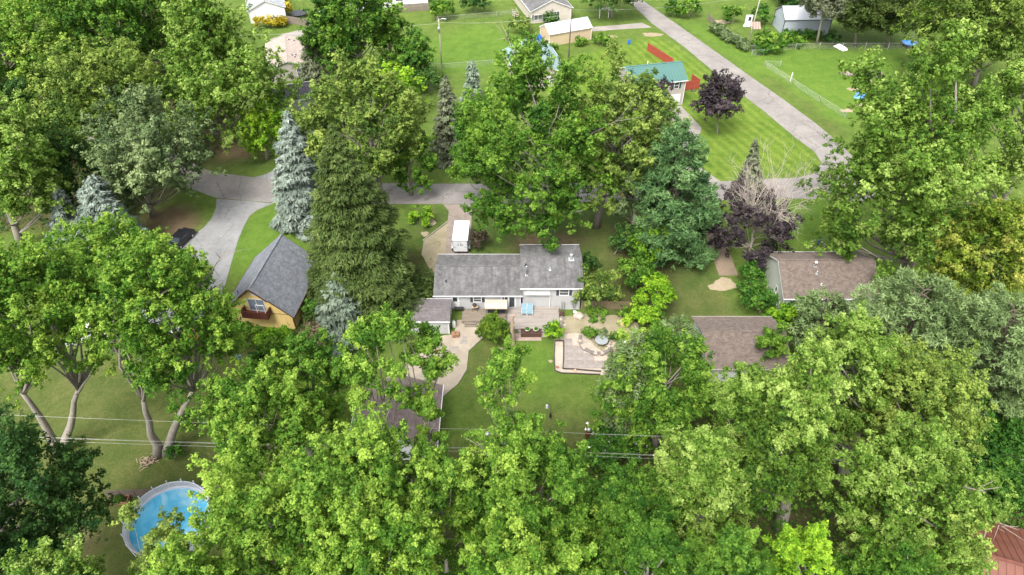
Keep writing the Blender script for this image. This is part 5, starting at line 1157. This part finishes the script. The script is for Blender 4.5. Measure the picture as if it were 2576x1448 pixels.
def conifer(name, label, bx, by, ty, cx, hw, m, seed, cb=.04, group=None, droop=.35, hang=.35, dens=1.0, spray=.42, width=.22, bark=None, taper=.9, up=.12, thin=0.0, tuft=False, irregular=.16, cat='tree'):
    rng = np.random.default_rng(seed); q = at(bx, by)
    lo, hi = .4, 42.0
    for _ in range(40):
        mh = (lo + hi) / 2
        if proj(q.x, q.y, mh)[1] > ty: lo = mh
        else: hi = mh
    H = lo; d0 = proj(q.x, q.y, H * .25)[2]; R = hw * d0 / FP; s = FP / d0 / 2.5156; lean = (cx - PCX) * proj(q.x, q.y, H * .5)[2] / FP - q.x
    e = empty(name, (q.x, q.y, 0), 0, label, cat, group)
    nb = int((20 + H * 9.0 * (R / 3) ** .35)); t = cb + (1 - cb) * (np.arange(nb) + rng.uniform(0, 1, nb)) / nb
    t = cb + (1 - cb) * ((t - cb) / (1 - cb)) ** 1.12
    th = np.arange(nb) * 2.39996 + rng.normal(0, .25, nb)
    sec = 1 + irregular * np.sin(th * 2 + t * 9 + seed) + rng.normal(0, irregular * .7, nb)
    bl = np.maximum(.18, R * (1 - (t - cb) / (1 - cb)) ** taper * sec + .12)
    if thin: bl *= np.where(rng.uniform(0, 1, nb) < thin, .45, 1.0)
    sl = spray * min(2.0, max(.85, 10.5 / s))
    k = np.maximum(6, (DENS * dens * 12 * (bl / sl) ** 1.35).astype(int)); bi = np.repeat(np.arange(nb), k); n = len(bi)
    sfrac = rng.uniform(.08, 1, n) ** .7; B = bl[bi]
    side = rng.uniform(-1, 1, n); wv = .36 * B * np.sin(np.clip(sfrac * 2.6 + .25, 0, math.pi)) + .1; lat = side * wv
    ax = np.stack([np.cos(th), np.sin(th), np.zeros(nb)], 1)[bi]; sd = np.stack([-np.sin(th), np.cos(th), np.zeros(nb)], 1)[bi]
    rad = sfrac * B
    z = t[bi] * H + up * rad - droop * rad * (rad / (R + .5)) - np.abs(lat) * hang * .6 + rng.normal(0, .06, n) * (1 + B * .25)
    P = ax * rad[:, None] + sd * lat[:, None]; P[:, 2] = np.maximum(z, .08); P[:, 0] += lean * (P[:, 2] / H)
    D = ax * (.75) + sd * (side * .75)[:, None] + rng.normal(size=(n, 3)) * .28; D[:, 2] -= hang * .7 * rng.uniform(.2, 1.4, n)
    if tuft: D[:, 2] += 1.0 * rng.uniform(0, 1, n)
    Nn = np.array([0, 0, 1.0]) + ax * .35 + rng.normal(size=(n, 3)) * .38
    btint = rng.normal(0, .09, nb)
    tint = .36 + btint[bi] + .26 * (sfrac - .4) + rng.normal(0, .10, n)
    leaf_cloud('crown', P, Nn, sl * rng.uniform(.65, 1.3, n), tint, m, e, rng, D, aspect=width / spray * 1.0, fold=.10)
    mb = MB(); r0 = .013 * H + .06
    mb.tube([(0, 0, -.1), (lean * .3, 0, H * .3), (lean * .6, 0, H * .6), (lean * .98, 0, H * .98)], [r0 * 1.2, r0 * .85, r0 * .5, .02], 8)
    for j in range(0, nb, 2):
        a = np.array([lean * t[j], 0, t[j] * H]); rr2 = bl[j] * .8
        b = a + np.array([math.cos(th[j]) * rr2, math.sin(th[j]) * rr2, up * rr2 - droop * rr2 * rr2 / (R + .5)])
        if b[2] > .2: mb.tube([tuple(a), tuple(a * .5 + b * .5 + np.array([0, 0, .05 * rr2])), tuple(b)], [.035 + .008 * bl[j], .025, .008], 4, False)
    mb.build('trunk', bark or M_BARK, e, True)
    return e
def pine(name, label, bx, by, ty, cx, hw, m, seed, cb=.15, group=None, dens=1.0, bark=None, needle=.34, shape=1.0, cat='tree'):
    """soft pine: tiers of long limbs ending in upturned brushes of needles"""
    rng = np.random.default_rng(seed); q, H, R, lean, s = solve(bx, by, ty, cx, hw, cb)
    e = empty(name, (q.x, q.y, 0), 0, label, cat, group)
    nb = int(26 + H * 4.2); t = cb + (1 - cb) * (np.arange(nb) + rng.uniform(0, 1, nb)) / nb; th = np.arange(nb) * 2.39996 + rng.normal(0, .35, nb)
    y = (t - cb) / (1 - cb); bl = R * ((np.sin(np.clip(.55 + y * 2.2, 0, math.pi)) ** shape) if shape > 0 else (1.02 - y) ** -shape * (.75 + .25 * np.minimum(1, y * 5))) * rng.uniform(.72, 1.15, nb) + .3
    sc_ = min(2.0, max(.9, 12.0 / s))
    k = np.maximum(5, (dens * DENS * 4.2 * (bl / sc_) ** 1.6).astype(int)); bi = np.repeat(np.arange(nb), k); n = len(bi); B = bl[bi]
    sf = rng.uniform(.25, 1, n) ** .7; lat = rng.normal(0, .20, n) * B * (1.1 - .45 * sf)
    ax = np.stack([np.cos(th), np.sin(th), np.zeros(nb)], 1)[bi]; sd = np.stack([-np.sin(th), np.cos(th), np.zeros(nb)], 1)[bi]; rad = sf * B
    Q = ax * rad[:, None] + sd * lat[:, None]; Q[:, 2] = t[bi] * H + .16 * rad + rng.normal(0, .18, n); Q[:, 0] += lean * Q[:, 2] / H
    bt = rng.normal(0, .10, nb)[bi] + rng.normal(0, .07, n)
    per = 14; ji = np.repeat(np.arange(n), per); kk = len(ji)
    D = ax[ji] * .55 + np.array([0, 0, .55]) + rng.normal(size=(kk, 3)) * .65; D /= np.linalg.norm(D, axis=1)[:, None]
    nl_ = needle * sc_ * rng.uniform(.7, 1.25, kk); P = Q[ji] + D * (nl_ * .45)[:, None] + rng.normal(size=(kk, 3)) * .10 * sc_; P[:, 2] = np.maximum(P[:, 2], .1)
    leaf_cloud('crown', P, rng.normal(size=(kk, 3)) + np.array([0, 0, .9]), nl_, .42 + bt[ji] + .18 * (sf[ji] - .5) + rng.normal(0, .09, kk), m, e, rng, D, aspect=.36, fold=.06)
    mb = MB(); r0 = .014 * H + .08; mb.tube([(0, 0, -.1), (lean * .3, 0, H * .3), (lean * .6, 0, H * .6), (lean, 0, H * .96)], [r0 * 1.2, r0 * .85, r0 * .5, .03], 8)
    for j in range(nb):
        a = np.array([lean * t[j], 0, t[j] * H]); b = a + np.array([math.cos(th[j]) * bl[j] * .85, math.sin(th[j]) * bl[j] * .85, .14 * bl[j]])
        mb.tube([tuple(a), tuple(a * .5 + b * .5 - np.array([0, 0, .05 * bl[j]])), tuple(b)], [.03 + .012 * bl[j], .03, .01], 4, False)
    mb.build('trunk', bark or M_BARK, e, True); return e
def bare_tree(e, c, H, R, m, seed, n1=16, name='bare_branches'):
    rng = np.random.default_rng(seed); mb = MB()
    def grow(p, d, l, r, lev):
        pts = [p]; 
        for i in range(3): pts.append(pts[-1] + d * l / 3 + rng.normal(size=3) * l * .06)
        mb.tube([tuple(x) for x in pts], [r, r * .8, r * .6, r * .35], 4 if lev < 2 else 3, False)
        if lev < 3:
            for i in range(5 if lev else 6):
                t = rng.uniform(.3, 1); k = int(t * 2.99); st = pts[k] + (pts[k + 1] - pts[k]) * (t * 2.99 - k); dd = d + rng.normal(size=3) * .55; dd /= np.linalg.norm(dd)
                grow(st, dd, l * rng.uniform(.38, .6), r * .45, lev + 1)
    for i in range(n1):
        a = 2.4 * i; dd = np.array([math.cos(a) * R / H * 1.0, math.sin(a) * R / H * 1.0, 1.0]) * rng.uniform(.8, 1.1); dd /= np.linalg.norm(dd); grow(np.array(c, dtype=float), dd, H * .62 * rng.uniform(.8, 1.1), .07, 1)
    o = mb.build(name, m, e); return o
B, C_, P_ = broadleaf, conifer, pine
# left front: tall silver maples over the parked cars
B('maple_tree', 'big left front maple with forked grey trunk standing over the brush pile', 405, 1145, 574, 440, 152, .30, L['maple'], 1, stems=2, r0=.95, fork=.32, nl=20, bare=2)
B('maple_tree', 'maple with two leaning trunks at the far left above the dark oak', 155, 1135, 562, 95, 172, .31, L['maple'], 2, stems=2, r0=.9, fork=.34, nl=20)
B('maple_tree', 'maple crown behind the two front trunks below the left blue spruces', 285, 880, 548, 290, 140, .3, L['maple'], 3, nl=18)
B('maple_tree', 'maple crown beside the grey drive left of the chalet roof', 470, 880, 602, 474, 70, .3, L['maple'], 4, nl=12)
B('oak_tree', 'dark green oak filling the lower left corner beside the pool', 95, 1460, 1035, 55, 175, .12, L['oak'], 5, nl=20, tip=.1)
B('oak_tree', 'dark leafy tree cut by the lower left edge of the view', 20, 1640, 1290, -20, 130, .12, L['oak'], 6, tip=.1)
# front centre
B('maple_tree', 'open crowned maple whose forked trunk stands before the mauve garage', 1050, 1225, 766, 1000, 132, .52, L['maple_bright'], 10, stems=2, r0=.6, fork=.42, nl=13, cover=1.0, lobe=.40, spread=.74)
B('maple_tree', 'slim bright maple below the small blue green spruce', 800, 1230, 838, 790, 98, .38, L['maple_bright'], 24, nl=11)
B('maple_tree', 'bright maple left of the hidden garage roof', 680, 1340, 905, 675, 150, .36, L['maple_bright'], 11, nl=18, r0=.45)
B('maple_tree', 'front maple right of the pool with bright tufted top', 660, 1570, 1150, 668, 150, .35, L['maple_bright'], 12, nl=18, r0=.45)
B('maple_tree', 'wide maple crown in front of the hidden garage', 920, 1520, 1068, 920, 170, .38, L['maple_bright'], 13, nl=20, r0=.5, bare=1)
B('maple_tree', 'maple crown reaching up beside the utility pole', 1310, 1510, 1062, 1335, 180, .38, L['maple_bright'], 14, nl=20, r0=.5, bare=2)
B('maple_tree', 'bright maple filling the gap right of the hidden garage gable', 1130, 1520, 1125, 1135, 95, .36, L['maple_bright'], 28, nl=12, r0=.4)
B('maple_tree', 'slender maple with one tall leafy spire over the back lawn', 1262, 1330, 866, 1270, 62, .66, L['maple_bright'], 15, nl=9, cover=.9, r0=.3)
B('maple_tree', 'low front maple at the bottom edge left of centre', 960, 1700, 1265, 970, 170, .36, L['maple'], 16, nl=18, r0=.45)
B('maple_tree', 'front maple at the bottom edge right of centre', 1320, 1740, 1270, 1340, 165, .36, L['maple'], 17, nl=18, r0=.45)
B('young_tree', 'thin leafed young tree leaning over the swimming pool', 430, 1600, 1275, 430, 80, .35, L['olive'], 18, nl=9, cover=.42, lobe=.36, r0=.2)
B('maple_tree', 'leafy tree at the bottom edge below the pool', 200, 1700, 1365, 200, 125, .3, L['maple_yellow'], 19, nl=14)
B('maple_tree', 'tree at the bottom edge between pool and front maples', 540, 1760, 1345, 520, 115, .35, L['maple'], 20, nl=14)
B('dark_tree', 'dark understorey tree in the gap right of the front maples', 1560, 1520, 1150, 1560, 120, .1, L['green'], 21, nl=14, tip=.1)
B('dark_tree', 'dark understorey tree at the bottom edge below the flower bush', 1590, 1660, 1270, 1600, 130, .1, L['green'], 22, nl=14, tip=.1)
B('dark_tree', 'dark leafy tree half hidden left of the slender maple', 600, 1130, 960, 590, 60, .2, L['green'], 23, nl=10)
# right front
B('maple_tree', 'dense bright maple right of the gravel garden', 1650, 1120, 826, 1660, 138, .12, L['maple_bright'], 30, nl=20, plume=1.2)
B('maple_tree', 'leafy young maple in front of the hidden garage gable', 1085, 1300, 985, 1082, 42, .45, L['maple_bright'], 25, nl=7)
B('maple_tree', 'yellowish maple top just below the brown garage eave', 1850, 1270, 900, 1845, 85, .25, L['maple_yellow'], 26, nl=13)
B('tree', 'small dark tree at the right end of the brown garage roof', 1945, 935, 806, 1940, 40, .1, L['green'], 27, nl=9)
B('maple_tree', 'pointed yellowish maple below the dense bright one', 1730, 1440, 1035, 1735, 165, .2, L['maple_yellow'], 31, nl=20, shape='conic')
B('maple_tree', 'yellowish maple right of the brown roofed garage', 1960, 1330, 868, 1955, 165, .2, L['maple_yellow'], 32, nl=20, shape='conic')
B('maple_tree', 'yellow green maple top rising behind the others under the pale pines', 2120, 1210, 772, 2125, 120, .25, L['maple_yellow'], 33, nl=16)
B('maple_tree', 'grey green maple crown left of the dark vines', 2300, 1260, 870, 2290, 140, .28, L['maple_grey'], 34, nl=18, bare=1)
B('maple_tree', 'broad maple with bare elbow limb in the lower right', 2290, 1500, 1075, 2285, 180, .32, L['maple_yellow'], 35, nl=20, bare=3)
B('maple_tree', 'bright yellow green maple top at the bottom edge on the right', 1985, 1690, 1285, 1985, 92, .3, L['lime'], 36, nl=12)
B('maple_tree', 'dark maple at the bottom edge right of the bright one', 2200, 1700, 1345, 2200, 130, .25, L['green'], 37, nl=14)
B('maple_tree', 'maple branch crown overhanging the rust red roof', 2380, 1570, 1238, 2370, 98, .35, L['maple_grey'], 38, nl=13)
B('maple_tree', 'dark leaved maple at the bottom edge left of the bright one', 1800, 1720, 1300, 1800, 130, .2, L['green'], 39, nl=14)
B('dark_tree', 'vine draped tree mass behind the wires at the right edge', 2480, 1250, 1035, 2490, 120, .05, L['vine'], 40, nl=16, tip=.1)
B('dark_tree', 'low vine covered thicket above the rust red roof', 2500, 1262, 1120, 2520, 90, .02, L['vine'], 41, nl=14, tip=.1)
B('dark_tree', 'dark tree filling the gap beneath the pale pines', 2330, 1200, 1000, 2390, 100, .05, L['vine'], 42, nl=12, tip=.1)
P_('pine_tree', 'tall pale pine with soft crown right of the brown roofed house', 2230, 1040, 705, 2240, 150, L['palepine'], 45, .12)
P_('pine_tree', 'pale pine crown at the right edge above the vines', 2450, 1110, 752, 2440, 150, L['palepine'], 46, .12)
P_('pine_tree', 'small pale pine in front of the brown roofed house wall', 2050, 900, 740, 2055, 72, L['palepine'], 47, .1)
P_('pine_tree', 'pale pine top standing before the house corner at right', 2150, 890, 762, 2160, 62, L['palepine'], 48, .1)
P_('pine_tree', 'pine cut by the right edge below the tan tipped tree', 2570, 1050, 800, 2590, 110, L['whitepine'], 49, .1)
P_('pine_tree', 'wispy pale pine left of the dense bright maple', 1560, 1110, 862, 1570, 62, L['palepine'], 50, .05, dens=.6)
P_('pine_tree', 'grey green pine tucked left of the brown garage roof', 1690, 905, 812, 1700, 48, L['palepine'], 51, .05)
# right middle
B('sycamore_tree', 'very large bright sycamore at the right beyond the brown roofed house', 2275, 705, 112, 2265, 192, .02, L['maple_yellow'], 55, nl=26, tip=.14, lobe=.42, cover=1.1, leafk=1.1)
B('tree', 'bright tree at the right edge behind the large sycamore', 2510, 560, 150, 2520, 120, .1, L['maple_yellow'], 56, nl=18)
B('tan_tipped_tree', 'flat topped tree with tan tips at the right edge', 2480, 830, 488, 2490, 125, .2, L['tan_tip'], 57, nl=20, rl=None) if False else B('tan_tipped_tree', 'flat topped tree with tan tips at the right edge', 2480, 830, 488, 2490, 125, .2, L['tan_tip'], 57, nl=22, flat=.5)
B('willow_tree', 'grey green willow in the upper right corner', 2450, 215, -70, 2450, 150, .05, L['maple_grey'], 58, nl=20)
B('tree', 'dark tree behind the lawn at the top right', 2330, 60, -90, 2330, 60, .1, L['green'], 59)
# centre
B('maple_tree', 'huge green maple behind the right wing of the grey house', 1385, 618, 130, 1335, 192, .01, L['green'], 60, nl=26, lobe=.42, bare=4, r0=.6)
B('tree', 'olive green tree right of the huge central maple', 1500, 570, 155, 1575, 128, .22, L['olive'], 61, nl=20, lobe=.42)
B('tree', 'small pale drooping tree between central maple and the green pine', 1590, 600, 395, 1590, 62, .15, L['ash'], 62, nl=10)
B('maple_tree', 'green tree at the left shoulder of the central maple', 1240, 520, 260, 1195, 65, .1, L['green'], 63, nl=12)
B('plum_tree', 'purple leaved tree hidden beside the green roofed house', 1668, 300, 195, 1655, 38, .1, L['plum'], 64, nl=9, tip=.1)
B('plum_tree', 'dark purple tree peeping through the central crowns', 1525, 430, 285, 1540, 60, .2, L['plum'], 66, nl=8)
P_('pine_tree', 'large green white pine right of the driveway mailbox', 1690, 645, 312, 1680, 128, L['whitepine'], 65, .02, dens=1.25, shape=-.55)
B('plum_tree', 'half dead purple leaved tree by the brown driveway', 1885, 634, 474, 1892, 126, .08, L['plum'], 67, nl=14, cover=.85, tip=.12, lobe=.40, bark=M_TWIG)
_e = [o for o in COL.objects if o.get('label') == 'half dead purple leaved tree by the brown driveway'][0]
bare_tree(_e, (.3, .6, 3.0), 13.0, 6.6, M_TWIG, 5, 26)
C_('spruce_tree', 'dull spruce tip rising behind the half dead purple tree', 1880, 505, 352, 1880, 42, L['dullspruce'], 68)
B('plum_tree', 'round purple tree alone on the striped lawn', 1803, 338, 188, 1812, 57, .22, L['plum'], 69, nl=20, cover=1.4, spread=.58, r0=.28, tip=.12, fork=.3, bark=M_BARKGREY)
# centre left
C_('spruce_tree', 'big drooping Norway spruce between the chalet and the grey house', 930, 765, 312, 882, 168, L['norway'], 70, droop=.40, hang=.8, taper=.86, dens=1.0, irregular=.2, spray=.33, width=.15)
C_('spruce_tree', 'tall blue spruce by the street behind the chalet', 765, 566, 280, 757, 74, L['bluespruce'], 71, droop=.28, hang=.35, taper=.72, dens=1.2)
C_('spruce_tree', 'small blue green spruce right of the chalet', 862, 845, 688, 863, 72, L['greyspruce'], 72, droop=.22, taper=.6)
C_('spruce_tree', 'large blue spruce at the left above the front maples', 280, 640, 444, 278, 98, L['bluespruce'], 73, taper=.7)
C_('spruce_tree', 'smaller blue spruce at the left beside the large one', 178, 625, 474, 182, 52, L['bluespruce'], 74, taper=.7)
C_('spruce_tree', 'dull grey spruce left of the central maple', 1130, 400, 192, 1128, 45, L['dullspruce'], 75, taper=.7, dens=.9)
C_('spruce_tree', 'slim pale spruce on the lawn behind the dull one', 1190, 255, 153, 1189, 26, L['greyspruce'], 76, taper=.6)
C_('spruce_tree', 'dark thin spruce beside the pinkish tan roof', 792, 205, 50, 790, 38, L['dullspruce'], 77, taper=.75, dens=.8)
B('tree', 'olive tree behind the Norway spruce', 960, 500, 168, 915, 160, .22, L['olive'], 80, nl=22, bare=2, lobe=.42)
B('tree', 'dark green tree over the street right of the Norway spruce', 1035, 490, 318, 1035, 66, .12, L['green'], 81, nl=13)
B('tree', 'yellow green tree right of the olive crown', 1010, 295, 172, 1005, 58, .1, L['lime'], 82, nl=12)
B('round_tree', 'round bright tree on the lawn above the street curve', 672, 402, 258, 670, 60, .04, L['lime'], 83, nl=15)
B('maple_tree', 'tall leafy tree at the top left of the back group', 850, 205, -10, 838, 68, .05, L['green'], 84, nl=15)
B('maple_tree', 'tallest tree of the back group behind the olive tree', 920, 215, -60, 905, 85, .05, L['green'], 85, nl=17)
B('maple_tree', 'right hand tree of the tall back group', 985, 205, -20, 978, 52, .05, L['green'], 86, nl=12)
B('locust_tree', 'dark blue green tree at the right end of the back group', 1048, 212, 72, 1045, 46, .12, L['vine'], 87, nl=11)
# upper left wood
B('maple_tree', 'very large broad maple left of the pinkish tan roof', 572, 372, -12, 545, 160, .10, L['maple_yellow'], 90, nl=26, shape='conic', spread=.7)
B('tree', 'grey green tree above the pale ash in the left wood', 290, 400, 112, 255, 160, .12, L['maple_grey'], 91, nl=22)
B('ash_tree', 'pale ash tree leaning over the street at left', 385, 545, 246, 375, 138, .1, L['ash'], 92, nl=20, bare=2, cover=.9)
B('maple_tree', 'bright yellow green maple at the left edge', 55, 620, 246, 40, 120, .08, L['maple_yellow'], 93, nl=20)
B('dark_tree', 'dark leafy tree between bright maple and pale ash', 190, 545, 330, 190, 80, .02, L['deep'], 94, nl=14, tip=.1)
B('tree', 'yellow green tree in the upper left corner', 60, 310, 15, 55, 125, .05, L['maple'], 95, nl=18)
B('tree', 'dark green tree behind the grey green crown at upper left', 285, 235, -60, 280, 120, .05, L['green'], 96, nl=18)
B('tree', 'green tree at the top edge in the left wood', 150, 200, -90, 150, 110, .05, L['maple'], 97, nl=16)
B('tree', 'green tree at the top edge left of the broad maple', 390, 180, -80, 395, 75, .05, L['green'], 98, nl=14)
B('dark_tree', 'shaded tree low at the left edge of the wood', 40, 420, 175, 20, 95, .02, L['oak'], 99, nl=13)
B('tree', 'unseen wood edge tree', -120, 500, 200, -130, 150, .05, L['green'], 100, nl=14) if False else None
# top edge
B('tree', 'dark round tree at the top edge beside the road', 1540, 45, -70, 1542, 78, .3, L['deep'], 105, nl=16)
P_('pine_tree', 'tall bare trunked pine in front of the pale steel barn', 2054, 112, -60, 2075, 62, L['dullspruce'], 106, .42, dens=.7, bark=M_EDGE)
P_('pine_tree', 'dark old pine above the white covered heap', 2150, 116, -70, 2150, 62, L['norway'], 107, .22, bark=M_BARKGREY)
P_('pine_tree', 'dark old pine right of the covered heap', 2232, 118, -70, 2225, 55, L['norway'], 108, .2, bark=M_BARKGREY)
B('tree', 'dark shrub tree behind the steel barn roof', 2010, 18, -40, 2010, 60, .02, L['deep'], 109)
# shrubs
def S(label, bx, by, ty, cx, hw, m, seed, name='shrub', cat='shrub', **k):
    k.setdefault('nl', 9); k.setdefault('tip', .14); return B(name, label, bx, by, ty, cx, hw, .0, L[m], seed, cat=cat, **k)
S('lime shrub at the top of the hedge right of the house', 1640, 668, 568, 1640, 58, 'lime', 120)
S('grey green shrub in the middle of the hedge right of the house', 1600, 728, 640, 1602, 48, 'green', 121)
S('yellow lime shrub below the middle of the right hedge', 1650, 785, 690, 1652, 46, 'lime', 122)
S('low lime shrub in front of the picket fence end', 1618, 822, 768, 1618, 44, 'lime', 123)
S('dark shrub under the green white pine', 1545, 640, 575, 1580, 42, 'deep', 124)
S('pale yellowish shrub against the right end of the grey house', 1510, 768, 682, 1508, 50, 'olive', 125)
S('small dark shrub at the corner of the grey house', 1478, 690, 642, 1478, 26, 'deep', 126)
S('big round yew bush in front of the deck', 1240, 864, 793, 1241, 41, 'yew', 127, name='yew_bush', nl=22, spread=.62, lobe=.40, plume=1.5, cover=1.4, leafk=.8, cat='bush')
S('small bright lime bush at the right end of the deck steps', 1388, 851, 811, 1388, 23, 'lime', 128, name='lime_bush', cat='bush', nl=12)
S('upper leafy vine mound left of the brown roofed house', 1888, 730, 668, 1888, 36, 'vine', 129, name='vine_mound')
S('large vine mound along the sage house wall', 1912, 790, 714, 1908, 42, 'vine', 130, name='vine_mound', nl=14)
S('yellow vine mound behind the brown roofed garage', 1962, 822, 768, 1965, 42, 'lime', 131, name='vine_mound')
S('low vine along the eave of the brown roofed house', 2010, 800, 745, 2010, 40, 'vine', 132, name='vine_mound')
S('lime shrub below the chalet balcony', 690, 895, 832, 690, 54, 'lime', 133)
S('dark shrub under the chalet balcony', 620, 868, 812, 618, 40, 'green', 134)
S('leafy shrub at the edge of the lawn below the chalet', 705, 985, 865, 712, 62, 'green', 135)
S('small green shrub right of the chalet', 785, 805, 755, 785, 22, 'vine', 136)
S('bare brown shrub between chalet and small spruce', 795, 885, 812, 795, 42, 'brush', 137, name='bare_shrub', cover=.5)
S('dark rusty shrub beside the cargo trailer', 1205, 625, 583, 1205, 21, 'rust_brush', 138, nl=12)
S('low bright ground cover mound beside the Norway spruce', 1060, 562, 528, 1060, 29, 'lime', 139, name='groundcover_mound')
S('left round shrub at the top by the wooden fence', 1115, 48, 0, 1113, 30, 'maple', 140)
S('dark shrub at the top edge right of the fence', 1196, 34, -12, 1196, 32, 'deep', 141)
S('golden hedge bush at the left before the white house', 655, 72, 44, 657, 18, 'golden', 142, name='golden_bush', group='golden bushes before the white house')
S('golden hedge bush in the middle before the white house', 684, 70, 46, 684, 18, 'golden', 143, name='golden_bush', group='golden bushes before the white house')
S('golden hedge bush at the right end before the white house', 708, 67, 46, 707, 15, 'golden', 144, name='golden_bush', group='golden bushes before the white house')
S('tall golden shrub beside the grey roofed house', 724, 40, 8, 724, 9, 'golden', 145, name='golden_bush')
S('round clipped shrub left of the tan garage', 1312, 84, 46, 1312, 28, 'olive', 146, nl=14)
S('dark shrub against the beige house wall', 1388, 62, 38, 1388, 18, 'deep', 147)
S('dark rounded bush on the lawn beside the slim spruce', 1082, 232, 176, 1080, 40, 'deep', 148, nl=16)
S('weedy bush at the right foot of the tan garage', 1515, 112, 88, 1516, 24, 'maple', 149)
S('small weeds at the tan garage wall', 1462, 116, 97, 1462, 14, 'green', 150)
S('leafy bush in front of the tan garage corner', 1386, 146, 112, 1386, 18, 'maple', 151)
S('shrub by the road at the top of the view', 1692, 42, 6, 1692, 24, 'green', 152)
S('light green shrub right of the roadside shrub', 1735, 44, -2, 1738, 28, 'maple', 153)
S('leafy bush by the old garden fence', 1842, 60, 18, 1842, 22, 'maple', 154)
S('bush left of the pale steel barn', 1912, 62, 16, 1914, 20, 'vine', 155)
_ord = ['first', 'second', 'third', 'fourth', 'fifth', 'last']
for i, (x, y) in enumerate(((1800, 75), (1815, 84), (1830, 93), (1846, 102), (1860, 110), (1874, 118))):
    S(_ord[i] + ' reed clump counted from the garden fence toward the wooden pole', x, y + 8, y - 12, x, 15, 'reed', 160 + i, name='reed_clump', cat='reeds', group='reeds along the right verge', nl=8)
S('yellow shrub in front of the fence by the wooden pole', 1935, 128, 88, 1938, 36, 'maple', 170)
S('dark shrub at the foot of the fence beside the pole', 1925, 132, 108, 1922, 26, 'vine', 171)
for i, x in enumerate((1985, 2015, 2045)): S(['left', 'middle', 'right'][i] + ' of three vines along the foot of the steel barn', x, 98, 82, x, 17, 'vine', 172 + i, name='vine', cat='vine', group='vines under the barn wall', nl=6)
S('bright weeds between the barn and the chain link fence', 2000, 112, 94, 1995, 30, 'maple', 176)
S('dark shrub under the old pines', 2095, 112, 88, 2095, 24, 'deep', 177)
S('light shrub beyond the pines at the top right', 2285, 60, 20, 2288, 40, 'lime', 178)
S('white flowering bush beneath the wires on the back lawn', 1540, 1170, 1085, 1545, 58, 'vine', 180, name='flowering_bush', cat='bush')
_q = at(1520, 1130); _rng = np.random.default_rng(4); _P = np.array([_q.x, _q.y, 0]) + _rng.normal(size=(90, 3)) * np.array([1.8, 1.1, .45]) + np.array([.5, -.4, 2.0])
_fl = [o for o in COL.objects if o.name.startswith('flowering_bush')][0]
_P -= np.array(_fl.location); leaf_cloud('blossom', _P, _rng.normal(size=(90, 3)) + np.array([0, 0, 1.5]), np.full(90, .32), np.full(90, .5), M_FLOWER, _fl, _rng, aspect=1.0)
S('ivy clump at the foot of the dark post on the lawn', 1490, 1150, 1108, 1492, 32, 'vine', 181)
S('tall grass clump left of the curved stone wall', 1485, 852, 824, 1485, 17, 'green', 182, name='grass_clump', cat='ornamental grass')
S('grey green perennial behind the patio table', 1515, 850, 834, 1515, 17, 'reed', 183, name='perennial', cat='perennial')
S('dark perennial right of the patio table', 1552, 858, 840, 1552, 16, 'green', 184, name='perennial', cat='perennial')
S('pale feathery clump in front of the stones', 1553, 898, 876, 1556, 24, 'reed', 185, name='perennial', cat='perennial')
S('pale feathery clump under the wispy pine', 1540, 922, 903, 1550, 20, 'reed', 186, name='perennial', cat='perennial')
S('low green bed below the picket fence', 1500, 792, 776, 1500, 34, 'green', 187, name='perennial', cat='perennial')
S('leafy clump at the right end of the picket fence', 1580, 798, 772, 1580, 30, 'maple', 188)
S('dry brown clump at the right edge of the gravel', 1620, 860, 832, 1620, 28, 'brush', 189, name='dry_clump', cover=.6)
S('small shrub by the left maple trunk', 440, 1150, 1118, 440, 22, 'vine', 190)
S('leafy sucker clump beside the forked trunk', 470, 1070, 1025, 470, 30, 'green', 191, cover=.5)
S('overgrown green thicket under the front maples left of the garage', 830, 1080, 960, 800, 75, 'green', 192)
S('thicket along the lawn edge beneath the tall back maples', 930, 245, 205, 930, 70, 'deep', 193, nl=12)
# undergrowth nobody could count
def undergrowth(name, poly, n, m, seed, h=1.0, lf=.38):
    rng = np.random.default_rng(seed); W = np.array([at(*p)[:2] for p in poly]); lo, hi = W.min(0), W.max(0)
    X = rng.uniform(lo, hi, (n * 3, 2)); ins = inside(W, X)
    X = X[ins][:n]; k = len(X)
    hz = np.array([max(0, mnoise.noise(Vector((x * .35, y * .35, seed))) + .35) for x, y in X]) * h
    P = np.column_stack([X, .05 + hz * rng.uniform(.2, 1.2, k)])
    leaf_cloud(name, P, rng.normal(size=(k, 3)) * .7 + np.array([0, 0, 1.2]), lf * rng.uniform(.6, 1.3, k), rng.normal(.42, .16, k), m, None, rng)
undergrowth('undergrowth', [(640, 1330), (1050, 1180), (1350, 1170), (1560, 1110), (1640, 980), (2020, 980), (2250, 880), (2576, 1000), (2800, 1400), (2450, 1950), (500, 1950), (500, 1560)], 26000, L['green'], 1, 1.5)
undergrowth('undergrowth', [(-60, 0), (330, 0), (620, 340), (520, 410), (330, 545), (-60, 600)], 9000, L['deep'], 2, 1.2, .5)
